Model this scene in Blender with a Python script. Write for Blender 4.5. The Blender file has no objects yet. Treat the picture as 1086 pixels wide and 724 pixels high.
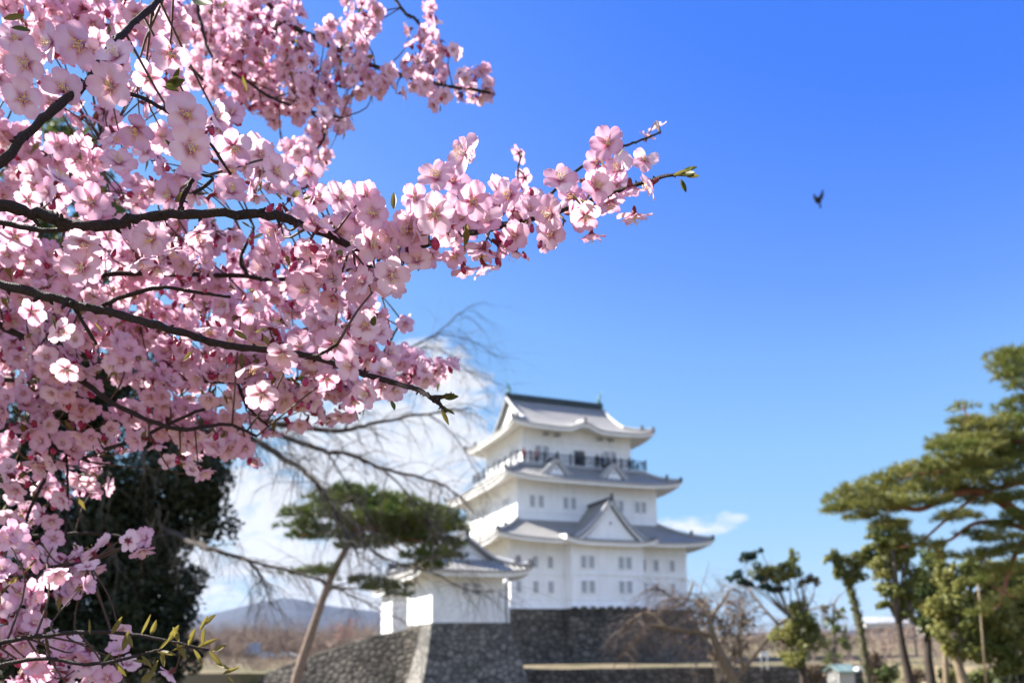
import bpy, bmesh, math, random
import numpy as np
from mathutils import Vector, Matrix, noise as mnoise

random.seed(7)
RNG = np.random.default_rng(7)
SC = bpy.context.scene
COL = SC.collection
PI = math.pi
R = math.radians

# ------------------------------------------------------------------ camera
F_PX, PW = 849.4, 1086.0
PITCH, ROLL = 0.1, 0.015
PY0 = 600.3                       # row of the optical axis in the photograph
EYE = Vector((0, 0, 1.6))
CP, SP, CR, SR = math.cos(PITCH), math.sin(PITCH), math.cos(ROLL), math.sin(ROLL)
cam = bpy.data.cameras.new('camera')
cam.sensor_width = 36.0
cam.lens = F_PX * 36.0 / PW
cam.shift_y = (PY0 - 362.0) / PW
cam.clip_start, cam.clip_end = 0.05, 60000
cam.dof.use_dof = True
cam.dof.focus_distance = 0.63
cam.dof.aperture_fstop = 8.2
cam.dof.aperture_blades = 7
cam_o = bpy.data.objects.new('camera', cam)
COL.objects.link(cam_o)
r0, u0, f0 = Vector((1, 0, 0)), Vector((0, -SP, CP)), Vector((0, CP, SP))
r1, u1 = r0 * CR - u0 * SR, u0 * CR + r0 * SR
cam_o.matrix_world = Matrix.Translation(EYE) @ Matrix((r1, u1, -f0)).transposed().to_4x4()
SC.camera = cam_o


def at(px, py, Y):
    """world point at distance Y (metres ahead of the lens) on the line of sight through a pixel"""
    X2, Y2 = px - 543.0, PY0 - py
    X, U = X2 * CR + Y2 * SR, -X2 * SR + Y2 * CR
    d = Vector((X / F_PX, CP - SP * U / F_PX, SP + CP * U / F_PX))
    return EYE + d * (Y / d.y)


# ------------------------------------------------------------------ sun, sky, exposure
SUN_EL = R(40)
SUN_H = Vector((-0.955, 0.297, 0)).normalized()
SUN_DIR = Vector((SUN_H.x * math.cos(SUN_EL), SUN_H.y * math.cos(SUN_EL), math.sin(SUN_EL)))
SUN_ROT = math.atan2(SUN_H.x, SUN_H.y)
SUN_STRENGTH, SKY_STRENGTH, EXPOSURE = 5.0, 0.053, 1.8
sun = bpy.data.lights.new('sun', 'SUN')
sun.energy, sun.angle, sun.color = SUN_STRENGTH, R(0.53), (1.0, 0.95, 0.87)
sun_o = bpy.data.objects.new('sun', sun)
COL.objects.link(sun_o)
sun_o.rotation_euler = (-SUN_DIR).to_track_quat('-Z', 'Y').to_euler()
sun_o.location = (-30, 20, 40)
SC.view_settings.view_transform = 'Standard'
SC.view_settings.look = 'None'
SC.view_settings.gamma = 1
SC.view_settings.exposure = EXPOSURE
SC.render.engine = 'CYCLES'
SC.cycles.use_denoising = True
SC.cycles.max_bounces = 8
SC.cycles.transmission_bounces = 6
SC.cycles.transparent_max_bounces = 6
SC.cycles.sample_clamp_indirect = 6


class NT:
    """tiny helper for node trees"""
    def __init__(s, tree):
        s.t = tree
        s.t.nodes.clear()

    def n(s, kind, ins=None, **props):
        nd = s.t.nodes.new(kind)
        for k, v in props.items():
            setattr(nd, k, v)
        for k, v in (ins or {}).items():
            sock = nd.inputs[k]
            if isinstance(v, bpy.types.NodeSocket):
                s.t.links.new(v, sock)
            else:
                sock.default_value = v
        return nd

    def math(s, op, a, b=0.0, clamp=False):
        return s.n('ShaderNodeMath', {0: a, 1: b}, operation=op, use_clamp=clamp).outputs[0]

    def ramp(s, fac, stops, interp='LINEAR'):
        nd = s.n('ShaderNodeValToRGB', {'Fac': fac})
        nd.color_ramp.interpolation = interp
        el = nd.color_ramp.elements
        while len(el) < len(stops):
            el.new(0.5)
        for e, (p, c) in zip(el, stops):
            e.position = p
            e.color = (*c, 1) if len(c) == 3 else c
        return nd.outputs[0]

    def mix(s, fac, a, b, mode='MIX'):
        nd = s.n('ShaderNodeMix', data_type='RGBA', blend_type=mode)
        for k, v in ((0, fac), (6, a), (7, b)):
            if isinstance(v, bpy.types.NodeSocket):
                s.t.links.new(v, nd.inputs[k])
            else:
                nd.inputs[k].default_value = v if k == 0 else ((*v, 1) if len(v) == 3 else v)
        return nd.outputs[2]


world = bpy.data.worlds.new('World')
SC.world = world
world.use_nodes = True
W = NT(world.node_tree)
sky = W.n('ShaderNodeTexSky', sky_type='NISHITA', sun_disc=False, sun_elevation=SUN_EL, sun_rotation=SUN_ROT,
          air_density=1.0, dust_density=0.0, ozone_density=8.0, altitude=2000)
ssep = W.n('ShaderNodeSeparateColor', {0: sky.outputs[0]})
# photographic response to the Nishita sky: the same sky, with the lens's softer roll-off towards the horizon
lum = W.math('DIVIDE', W.math('ADD', W.math('LOGARITHM', W.math('MAXIMUM', ssep.outputs[0], 0.05), math.e), 0.9), 2.6)
STOPS = [(-.90, .26, 1.12, 5.2), (-.72, .38, 1.31, 5.4), (-.60, .58, 1.6, 5.5), (-.43, .88, 2.04, 5.5), (-.27, 1.21, 2.63, 5.5), (0, 1.65, 3.25, 5.5), (.34, 2.04, 3.65, 5.5), (.74, 2.6, 4.05, 5.5), (1.6, 3.5, 4.5, 5.5)]
skyr = W.ramp(lum, [((q[0] + .9) / 2.6, (q[1] / 6, q[2] / 6, q[3] / 6)) for q in STOPS])
skyc = W.n('ShaderNodeVectorMath', {0: skyr, 'Scale': 6.0}, operation='SCALE').outputs[0]
tc = W.n('ShaderNodeTexCoord').outputs['Generated']
sep = W.n('ShaderNodeSeparateXYZ', {0: tc})
yy = W.math('MAXIMUM', sep.outputs[1], 0.05)
cu, cv = W.math('DIVIDE', sep.outputs[0], yy), W.math('DIVIDE', sep.outputs[2], yy)
cvec = W.n('ShaderNodeCombineXYZ', {0: cu, 1: cv}).outputs[0]


def puff(x, y, rx, ry, soft=1.0):
    """a patch of sky (centre and radii in photograph pixels) in which cloud may form"""
    a = W.math('DIVIDE', W.math('SUBTRACT', cu, (x - 543) / F_PX), rx / F_PX)
    b = W.math('DIVIDE', W.math('SUBTRACT', cv, (685 - y) / F_PX), ry / F_PX)
    d = W.math('ADD', W.math('MULTIPLY', a, a), W.math('MULTIPLY', b, b))
    return W.math('SUBTRACT', 1.0, W.math('MULTIPLY', d, soft), clamp=True)


def maxall(lst):
    o = lst[0]
    for k in lst[1:]:
        o = W.math('MAXIMUM', o, k)
    return o


patch = maxall([puff(410, 480, 165, 130), puff(300, 545, 120, 80), puff(455, 400, 80, 60), puff(370, 590, 210, 70),
                puff(250, 520, 80, 60), puff(400, 640, 260, 40), puff(180, 610, 120, 60), W.math('MULTIPLY', maxall([puff(735, 559, 56, 13), puff(772, 551, 34, 9)]), 0.55)])
ns = W.n('ShaderNodeTexNoise', {'Vector': W.n('ShaderNodeMapping', {'Vector': cvec, 'Scale': (5, 9, 1)}).outputs[0],
                                'Scale': 1.6, 'Detail': 8, 'Roughness': 0.58, 'Distortion': 0.3}).outputs[0]
n3 = W.n('ShaderNodeTexNoise', {'Vector': W.n('ShaderNodeMapping', {'Vector': cvec, 'Scale': (14, 26, 1)}).outputs[0],
                                'Scale': 1.5, 'Detail': 7, 'Roughness': 0.62, 'Distortion': 0.6}).outputs[0]
dens = W.math('ADD', W.math('MULTIPLY', patch, 0.8), W.math('ADD', W.math('MULTIPLY', W.math('SUBTRACT', ns, 0.5), 1.6), W.math('MULTIPLY', W.math('SUBTRACT', n3, 0.5), 1.9)))
cmask = W.ramp(dens, [(0.0, (0, 0, 0)), (0.75, (1, 1, 1))], 'EASE')
cmask = W.math('MULTIPLY', cmask, W.ramp(patch, [(0.0, (0, 0, 0)), (0.22, (1, 1, 1))], 'EASE'))
cmask = W.math('MULTIPLY', cmask, 0.92)
cloudc = W.mix(n3, (4.7, 5.0, 5.7), (5.9, 5.9, 6.1))
# broken bright cloud added behind the camera, unseen, as fill light for shaded walls
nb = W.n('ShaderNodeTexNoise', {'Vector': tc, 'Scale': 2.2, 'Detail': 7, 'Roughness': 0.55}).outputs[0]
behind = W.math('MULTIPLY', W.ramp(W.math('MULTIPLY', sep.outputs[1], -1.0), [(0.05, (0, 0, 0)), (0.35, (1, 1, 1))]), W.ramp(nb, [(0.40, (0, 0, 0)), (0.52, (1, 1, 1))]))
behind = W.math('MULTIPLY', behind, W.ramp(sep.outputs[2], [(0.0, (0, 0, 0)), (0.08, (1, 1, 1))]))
final = W.mix(cmask, skyc, cloudc)
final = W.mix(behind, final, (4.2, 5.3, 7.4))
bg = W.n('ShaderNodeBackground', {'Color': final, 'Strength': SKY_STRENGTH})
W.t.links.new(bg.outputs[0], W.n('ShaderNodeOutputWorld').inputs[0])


# ------------------------------------------------------------------ materials
MATS = {}


def pbr(name, col, rough=0.8, var=0.12, scale=6.0, bump=0.0, bscale=30.0, spec=0.3, coord='Object', metallic=0.0):
    m = bpy.data.materials.new(name)
    m.use_nodes = True
    t = NT(m.node_tree)
    co = t.n('ShaderNodeTexCoord').outputs[coord]
    nz = t.n('ShaderNodeTexNoise', {'Vector': co, 'Scale': scale, 'Detail': 5, 'Roughness': 0.6}).outputs[0]
    lo = tuple(c * (1 - var) for c in col)
    hi = tuple(min(1, c * (1 + var)) for c in col)
    c = t.ramp(nz, [(0.3, lo), (0.7, hi)])
    ins = {'Base Color': c, 'Roughness': rough, 'Specular IOR Level': spec, 'Metallic': metallic}
    if bump:
        nb = t.n('ShaderNodeTexNoise', {'Vector': co, 'Scale': bscale, 'Detail': 4}).outputs[0]
        ins['Normal'] = t.n('ShaderNodeBump', {'Height': nb, 'Strength': bump, 'Distance': 0.02}).outputs[0]
    b = t.n('ShaderNodeBsdfPrincipled', ins)
    t.t.links.new(b.outputs[0], t.n('ShaderNodeOutputMaterial').inputs[0])
    MATS[name] = m
    return m


def leafy(name, c1, c2, trans=0.3, scale=1.5, tcol=None):
    """diffuse + translucent leaf, colour drifting between two greens with place"""
    m = bpy.data.materials.new(name)
    m.use_nodes = True
    t = NT(m.node_tree)
    co = t.n('ShaderNodeTexCoord').outputs['Object']
    nz = t.n('ShaderNodeTexNoise', {'Vector': co, 'Scale': scale, 'Detail': 4}).outputs[0]
    c = t.ramp(nz, [(0.35, c1), (0.65, c2)])
    d = t.n('ShaderNodeBsdfPrincipled', {'Base Color': c, 'Roughness': 0.55, 'Specular IOR Level': 0.3})
    tl = t.n('ShaderNodeBsdfTranslucent', {'Color': t.mix(0.5, c, tcol) if tcol else c})
    mx = t.n('ShaderNodeMixShader', {0: trans, 1: d.outputs[0], 2: tl.outputs[0]})
    t.t.links.new(mx.outputs[0], t.n('ShaderNodeOutputMaterial').inputs[0])
    MATS[name] = m
    return m


def stone_mat(name, size, c_lo, c_hi, joint, bump=0.8):
    m = bpy.data.materials.new(name)
    m.use_nodes = True
    t = NT(m.node_tree)
    co = t.n('ShaderNodeTexCoord').outputs['Object']
    warp = t.n('ShaderNodeTexNoise', {'Vector': co, 'Scale': 0.9 / size, 'Detail': 2}).outputs[1]
    co2 = t.n('ShaderNodeVectorMath', {0: co, 1: t.n('ShaderNodeVectorMath', {0: warp, 'Scale': 0.35 * size}, operation='SCALE').outputs[0]}, operation='ADD').outputs[0]
    sc = t.n('ShaderNodeMapping', {'Vector': co2, 'Scale': (1, 1, 1.35)}).outputs[0]
    ve = t.n('ShaderNodeTexVoronoi', {'Vector': sc, 'Scale': 1 / size, 'Randomness': 0.85}, feature='DISTANCE_TO_EDGE').outputs['Distance']
    vc = t.n('ShaderNodeTexVoronoi', {'Vector': sc, 'Scale': 1 / size, 'Randomness': 0.85}, feature='F1')
    cell = t.n('ShaderNodeSeparateColor', {0: vc.outputs['Color']}).outputs[0]
    nz = t.n('ShaderNodeTexNoise', {'Vector': co, 'Scale': 5 / size, 'Detail': 6, 'Roughness': 0.65}).outputs[0]
    big = t.n('ShaderNodeTexNoise', {'Vector': co, 'Scale': 0.25 / size, 'Detail': 3}).outputs[0]
    f = t.math('ADD', t.math('MULTIPLY', cell, 0.5), t.math('ADD', t.math('MULTIPLY', nz, 0.45), t.math('MULTIPLY', big, 0.5)))
    c = t.ramp(f, [(0.35, c_lo), (1.05, c_hi)])
    edge = t.ramp(ve, [(0.02, (0, 0, 0)), (0.13, (1, 1, 1))])
    c = t.mix(edge, joint, c)
    h = t.math('ADD', t.math('MULTIPLY', t.ramp(ve, [(0.0, (0, 0, 0)), (0.3, (1, 1, 1))], 'EASE'), 1.0), t.math('MULTIPLY', nz, 0.25))
    bp = t.n('ShaderNodeBump', {'Height': h, 'Strength': bump * 0.7, 'Distance': 0.2 * size}).outputs[0]
    b = t.n('ShaderNodeBsdfPrincipled', {'Base Color': c, 'Roughness': 0.9, 'Normal': bp, 'Specular IOR Level': 0.2})
    t.t.links.new(b.outputs[0], t.n('ShaderNodeOutputMaterial').inputs[0])
    MATS[name] = m
    return m


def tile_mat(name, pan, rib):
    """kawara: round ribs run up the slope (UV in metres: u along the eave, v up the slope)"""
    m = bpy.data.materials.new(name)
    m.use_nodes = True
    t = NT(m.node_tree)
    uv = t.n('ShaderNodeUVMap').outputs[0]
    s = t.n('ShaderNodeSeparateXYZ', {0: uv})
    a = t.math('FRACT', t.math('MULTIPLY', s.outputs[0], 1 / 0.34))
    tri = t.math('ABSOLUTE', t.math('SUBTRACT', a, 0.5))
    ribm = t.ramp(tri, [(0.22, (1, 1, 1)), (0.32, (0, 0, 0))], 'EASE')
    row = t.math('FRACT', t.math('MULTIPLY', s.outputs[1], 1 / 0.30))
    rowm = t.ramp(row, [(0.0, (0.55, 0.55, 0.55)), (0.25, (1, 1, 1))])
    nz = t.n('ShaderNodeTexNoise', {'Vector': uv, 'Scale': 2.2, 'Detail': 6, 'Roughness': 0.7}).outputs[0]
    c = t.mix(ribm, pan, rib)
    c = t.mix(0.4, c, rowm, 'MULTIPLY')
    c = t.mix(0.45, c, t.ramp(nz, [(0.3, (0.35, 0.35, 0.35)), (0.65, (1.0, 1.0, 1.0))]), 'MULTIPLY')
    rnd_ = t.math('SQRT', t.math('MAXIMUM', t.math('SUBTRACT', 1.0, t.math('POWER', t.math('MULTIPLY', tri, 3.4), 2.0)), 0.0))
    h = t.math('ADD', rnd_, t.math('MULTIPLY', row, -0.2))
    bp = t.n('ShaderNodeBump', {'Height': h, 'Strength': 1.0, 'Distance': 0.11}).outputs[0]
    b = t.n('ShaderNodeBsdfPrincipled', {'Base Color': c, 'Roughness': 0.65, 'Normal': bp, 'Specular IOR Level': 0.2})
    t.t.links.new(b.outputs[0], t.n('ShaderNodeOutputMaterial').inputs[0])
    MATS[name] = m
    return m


def petal_mat():
    m = bpy.data.materials.new('petal')
    m.use_nodes = True
    t = NT(m.node_tree)
    at_ = t.n('ShaderNodeAttribute', attribute_name='tone')
    s = t.n('ShaderNodeSeparateColor', {0: at_.outputs['Color']})
    u, g, v = s.outputs[0], s.outputs[1], s.outputs[2]
    oi = t.n('ShaderNodeObjectInfo').outputs['Random']
    rnd = t.math('FRACT', t.math('ADD', g, oi))
    throat = (0.48, 0.085, 0.20)
    pale = t.mix(rnd, (0.75, 0.47, 0.60), (0.90, 0.71, 0.77))
    rim = t.mix(rnd, (0.64, 0.27, 0.44), (0.81, 0.50, 0.63))
    veins = t.math('MULTIPLY', t.math('ABSOLUTE', t.math('SINE', t.math('MULTIPLY', v, 40.0))), 0.30)
    c = t.mix(t.ramp(u, [(0.05, (0.1, 0.1, 0.1)), (0.40, (1, 1, 1))], 'EASE'), throat, pale)
    c = t.mix(t.ramp(u, [(0.6, (0, 0, 0)), (1.0, (0.75, 0.75, 0.75))]), c, rim)
    c = t.mix(veins, c, rim)
    d = t.n('ShaderNodeBsdfPrincipled', {'Base Color': c, 'Roughness': 0.5, 'Specular IOR Level': 0.25})
    tl = t.n('ShaderNodeBsdfTranslucent', {'Color': c})
    mx = t.n('ShaderNodeMixShader', {0: 0.45, 1: d.outputs[0], 2: tl.outputs[0]})
    t.t.links.new(mx.outputs[0], t.n('ShaderNodeOutputMaterial').inputs[0])
    MATS['petal'] = m


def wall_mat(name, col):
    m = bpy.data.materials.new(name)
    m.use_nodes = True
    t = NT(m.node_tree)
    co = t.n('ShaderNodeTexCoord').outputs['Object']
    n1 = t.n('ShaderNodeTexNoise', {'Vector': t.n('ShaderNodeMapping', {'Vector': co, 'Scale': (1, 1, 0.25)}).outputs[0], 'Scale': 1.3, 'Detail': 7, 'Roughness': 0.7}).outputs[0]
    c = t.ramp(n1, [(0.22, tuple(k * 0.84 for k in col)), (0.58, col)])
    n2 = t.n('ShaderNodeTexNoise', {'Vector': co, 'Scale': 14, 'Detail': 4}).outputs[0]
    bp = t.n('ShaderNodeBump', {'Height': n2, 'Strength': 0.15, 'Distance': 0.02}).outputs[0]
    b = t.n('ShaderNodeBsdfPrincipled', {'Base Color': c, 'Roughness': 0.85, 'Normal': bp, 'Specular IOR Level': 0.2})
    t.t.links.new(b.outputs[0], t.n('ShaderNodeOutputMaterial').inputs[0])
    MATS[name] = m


def ground_mat():
    m = bpy.data.materials.new('ground')
    m.use_nodes = True
    t = NT(m.node_tree)
    co = t.n('ShaderNodeTexCoord').outputs['Object']
    n1 = t.n('ShaderNodeTexNoise', {'Vector': co, 'Scale': 0.12, 'Detail': 6, 'Roughness': 0.65}).outputs[0]
    n2 = t.n('ShaderNodeTexNoise', {'Vector': co, 'Scale': 3.0, 'Detail': 6, 'Roughness': 0.7}).outputs[0]
    c = t.ramp(n1, [(0.40, (0.06, 0.07, 0.028)), (0.52, (0.19, 0.15, 0.095)), (0.7, (0.24, 0.195, 0.13))])
    c = t.mix(0.5, c, t.ramp(n2, [(0.25, (0.5, 0.5, 0.5)), (0.75, (1, 1, 1))]), 'MULTIPLY')
    bp = t.n('ShaderNodeBump', {'Height': n2, 'Strength': 0.4, 'Distance': 0.06}).outputs[0]
    b = t.n('ShaderNodeBsdfPrincipled', {'Base Color': c, 'Roughness': 0.95, 'Normal': bp, 'Specular IOR Level': 0.1})
    t.t.links.new(b.outputs[0], t.n('ShaderNodeOutputMaterial').inputs[0])
    MATS['ground'] = m


petal_mat()
ground_mat()
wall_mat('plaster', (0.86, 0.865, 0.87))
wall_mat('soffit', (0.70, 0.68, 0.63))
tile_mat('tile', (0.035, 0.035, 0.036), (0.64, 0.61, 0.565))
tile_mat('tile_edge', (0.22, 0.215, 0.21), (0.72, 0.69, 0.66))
stone_mat('stone_keep', 0.85, (0.038, 0.035, 0.030), (0.15, 0.135, 0.11), (0.030, 0.028, 0.024))
stone_mat('stone_moat', 0.55, (0.045, 0.040, 0.034), (0.17, 0.148, 0.122), (0.036, 0.032, 0.027))
stone_mat('stone_cut', 0.5, (0.085, 0.082, 0.076), (0.25, 0.235, 0.21), (0.05, 0.048, 0.045), 0.5)
pbr('ridge', (0.085, 0.085, 0.09), 0.6)
pbr('ridge_light', (0.42, 0.41, 0.40), 0.7, 0.25, 9)
pbr('verdigris', (0.10, 0.22, 0.18), 0.6)
pbr('copper', (0.026, 0.040, 0.044), 0.5)
pbr('shutter', (0.30, 0.33, 0.36), 0.7)
pbr('bar', (0.62, 0.63, 0.64), 0.7)
pbr('dark_wood', (0.045, 0.05, 0.06), 0.6, 0.2)
pbr('bark_cherry', (0.050, 0.032, 0.028), 0.75, 0.35, 300, 0.8, 700)
pbr('twig_cherry', (0.075, 0.045, 0.032), 0.7, 0.3, 300)
pbr('bark_pine', (0.22, 0.155, 0.115), 0.9, 0.35, 5, 0.9, 14)
pbr('bark_red', (0.24, 0.10, 0.062), 0.9, 0.4, 4, 0.9, 12)
pbr('bark_grey', (0.13, 0.105, 0.085), 0.9, 0.3, 6, 0.6, 18)
pbr('bark_tan', (0.19, 0.145, 0.095), 0.9, 0.3, 6, 0.6, 18)
pbr('bark_dark', (0.055, 0.042, 0.035), 0.9, 0.3, 6, 0.6, 18)
pbr('twig_tan', (0.17, 0.13, 0.11), 0.9, 0.2, 3)
pbr('twig_brown', (0.20, 0.145, 0.115), 0.9, 0.3, 0.4)
pbr('calyx', (0.16, 0.022, 0.030), 0.6, 0.3, 400)
pbr('bud', (0.33, 0.022, 0.075), 0.5, 0.3, 300)
pbr('pedicel', (0.20, 0.12, 0.05), 0.6, 0.3, 300)
pbr('filament', (0.90, 0.72, 0.76), 0.6)
pbr('anther', (0.80, 0.58, 0.18), 0.6)
pbr('lamp_white', (0.85, 0.85, 0.83), 0.4)
pbr('metal_grey', (0.35, 0.36, 0.37), 0.5)
pbr('asphalt', (0.055, 0.055, 0.056), 0.9, 0.2, 3)
pbr('roof_green', (0.24, 0.33, 0.29), 0.6)
pbr('wall_cream', (0.45, 0.44, 0.41), 0.8)
pbr('wall_tan', (0.26, 0.225, 0.19), 0.8)
pbr('roof_grey', (0.30, 0.31, 0.33), 0.7)
pbr('roof_blue', (0.30, 0.42, 0.55), 0.6)
pbr('glass_dark', (0.03, 0.035, 0.04), 0.15, spec=0.6)
pbr('bird', (0.025, 0.02, 0.016), 0.8)
pbr('skin', (0.55, 0.36, 0.27), 0.6)
pbr('hair', (0.02, 0.017, 0.015), 0.6)
pbr('cloth_dark', (0.03, 0.032, 0.04), 0.9)
pbr('cloth_red', (0.30, 0.06, 0.045), 0.9)
pbr('cloth_pink', (0.60, 0.32, 0.33), 0.9)
pbr('cloth_blue', (0.05, 0.09, 0.18), 0.9)
pbr('mountain', (0.034, 0.041, 0.058), 0.95, 0.35, 0.004)
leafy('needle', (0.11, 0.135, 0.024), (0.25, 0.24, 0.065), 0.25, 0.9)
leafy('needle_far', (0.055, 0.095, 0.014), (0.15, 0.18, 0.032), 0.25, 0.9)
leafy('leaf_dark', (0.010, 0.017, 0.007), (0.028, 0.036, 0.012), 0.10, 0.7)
leafy('leaf_olive', (0.115, 0.135, 0.028), (0.24, 0.225, 0.062), 0.3, 0.8)
leafy('leaf_mid', (0.060, 0.090, 0.022), (0.13, 0.15, 0.040), 0.3, 0.8)
leafy('leaf_brown', (0.12, 0.09, 0.03), (0.16, 0.115, 0.045), 0.3, 1.2)
leafy('leaf_bush', (0.13, 0.085, 0.055), (0.17, 0.12, 0.07), 0.2, 0.8)
leafy('leaf_teal', (0.016, 0.040, 0.036), (0.032, 0.060, 0.045), 0.2, 1.5)
leafy('leaf_young', (0.13, 0.12, 0.025), (0.22, 0.15, 0.05), 0.4, 60, (0.30, 0.26, 0.05))
leafy('leaf_green', (0.040, 0.065, 0.016), (0.10, 0.095, 0.025), 0.35, 60, (0.18, 0.20, 0.03))
leafy('grass', (0.10, 0.13, 0.03), (0.26, 0.22, 0.10), 0.2, 0.3)
leafy('red_leaf', (0.22, 0.09, 0.085), (0.30, 0.15, 0.14), 0.3, 2)


# ------------------------------------------------------------------ object helpers
class MB:
    """collects geometry and links it as ONE mesh object"""
    def __init__(s):
        s.v, s.f, s.m, s.uv, s.mats = [], [], [], {}, []

    def mi(s, name):
        if name not in s.mats:
            s.mats.append(name)
        return s.mats.index(name)

    def add(s, vs, fs, mat, uvs=None):
        b = len(s.v)
        s.v.extend([tuple(v) for v in vs])
        k = s.mi(mat)
        for i, f in enumerate(fs):
            if uvs is not None:
                s.uv[len(s.f)] = [uvs[j] for j in f]
            s.f.append([b + j for j in f])
            s.m.append(k)

    def box(s, c, d, mat, rz=0.0, taper=1.0):
        x, y, z = d[0] / 2, d[1] / 2, d[2] / 2
        vs = []
        for k, zz in ((1.0, -z), (taper, z)):
            for a, b in ((-x, -y), (x, -y), (x, y), (-x, y)):
                a2, b2 = a * k, b * k
                vs.append((c[0] + a2 * math.cos(rz) - b2 * math.sin(rz), c[1] + a2 * math.sin(rz) + b2 * math.cos(rz), c[2] + zz))
        s.add(vs, [(3, 2, 1, 0), (4, 5, 6, 7), (0, 1, 5, 4), (1, 2, 6, 5), (2, 3, 7, 6), (3, 0, 4, 7)], mat)

    def frustum(s, rings, mat, cap=True):
        """stack of rectangles (hx, hy, z[, cx, cy])"""
        vs = []
        for rg in rings:
            hx, hy, z = rg[:3]
            cx, cy = rg[3:5] if len(rg) > 3 else (0, 0)
            vs += [(cx - hx, cy - hy, z), (cx + hx, cy - hy, z), (cx + hx, cy + hy, z), (cx - hx, cy + hy, z)]
        fs = []
        for i in range(len(rings) - 1):
            for k in range(4):
                a, b = i * 4 + k, i * 4 + (k + 1) % 4
                fs.append((a, b, b + 4, a + 4))
        if cap:
            n = (len(rings) - 1) * 4
            fs += [(3, 2, 1, 0), (n, n + 1, n + 2, n + 3)]
        s.add(vs, fs, mat)

    def tube(s, pts, rad, mat, n=6, cap=True):
        pts = [Vector(p) for p in pts]
        m = len(pts)
        if m < 2:
            return
        if not isinstance(rad, (list, tuple, np.ndarray)):
            rad = [rad] * m
        vs, fs = [], []
        ref = None
        for i, p in enumerate(pts):
            d = (pts[min(i + 1, m - 1)] - pts[max(i - 1, 0)])
            if d.length < 1e-9:
                d = Vector((0, 0, 1))
            d.normalize()
            if ref is None:
                ref = d.orthogonal().normalized()
            a = (ref - d * ref.dot(d))
            if a.length < 1e-5:
                a = d.orthogonal()
            a.normalize()
            ref = a
            b = d.cross(a)
            for k in range(n):
                an = 2 * PI * k / n
                vs.append(p + (a * math.cos(an) + b * math.sin(an)) * rad[i])
        for i in range(m - 1):
            for k in range(n):
                k2 = (k + 1) % n
                fs.append((i * n + k, i * n + k2, (i + 1) * n + k2, (i + 1) * n + k))
        if cap:
            fs.append(tuple(range(n - 1, -1, -1)))
            fs.append(tuple(range((m - 1) * n, m * n)))
        s.add(vs, fs, mat)

    def ball(s, c, r, mat, seg=8, rings=6, sc=(1, 1, 1)):
        vs, fs = [(c[0], c[1], c[2] - r * sc[2])], []
        for i in range(1, rings):
            th = PI * i / rings
            for k in range(seg):
                an = 2 * PI * k / seg
                vs.append((c[0] + r * sc[0] * math.sin(th) * math.cos(an), c[1] + r * sc[1] * math.sin(th) * math.sin(an), c[2] - r * sc[2] * math.cos(th)))
        vs.append((c[0], c[1], c[2] + r * sc[2]))
        for k in range(seg):
            k2 = (k + 1) % seg
            fs.append((0, 1 + k2, 1 + k))
            for i in range(rings - 2):
                fs.append((1 + i * seg + k, 1 + i * seg + k2, 1 + (i + 1) * seg + k2, 1 + (i + 1) * seg + k))
            fs.append((len(vs) - 1, 1 + (rings - 2) * seg + k, 1 + (rings - 2) * seg + k2))
        s.add(vs, fs, mat)

    def grid(s, P, mat, uvs=None, flip=False):
        """P[i][j] points"""
        ni, nj = len(P), len(P[0])
        vs = [p for row in P for p in row]
        uu = [p for row in uvs for p in row] if uvs else None
        fs = []
        for i in range(ni - 1):
            for j in range(nj - 1):
                q = (i * nj + j, i * nj + j + 1, (i + 1) * nj + j + 1, (i + 1) * nj + j)
                fs.append(q[::-1] if flip else q)
        s.add(vs, fs, mat, uu)

    def mesh(s, name, smooth=False):
        me = bpy.data.meshes.new(name)
        me.from_pydata(s.v, [], s.f)
        for k in s.mats:
            me.materials.append(MATS[k])
        me.polygons.foreach_set('material_index', s.m)
        if s.uv:
            l = me.uv_layers.new(name='UVMap')
            for p in me.polygons:
                q = s.uv.get(p.index)
                if q:
                    for a, li in enumerate(p.loop_indices):
                        l.data[li].uv = q[a]
        if smooth:
            me.polygons.foreach_set('use_smooth', [True] * len(s.f))
        me.update()
        return me

    def build(s, name, parent=None, smooth=False):
        return link(name, s.mesh(name, smooth), parent)


def link(name, me, parent=None):
    o = bpy.data.objects.new(name, me)
    COL.objects.link(o)
    if parent is not None:
        o.parent = parent
    return o


def tag(o, label=None, cat=None, group=None, kind=None):
    if label:
        o['label'] = label
    if cat:
        o['category'] = cat
    if group:
        o['group'] = group
    if kind:
        o['kind'] = kind
    return o


def thing(name, label, cat, loc=(0, 0, 0), rz=0.0, group=None):
    o = bpy.data.objects.new(name, None)
    COL.objects.link(o)
    o.empty_display_size = 0.2
    o.location = loc
    o.rotation_euler = (0, 0, rz)
    return tag(o, label, cat, group)


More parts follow.
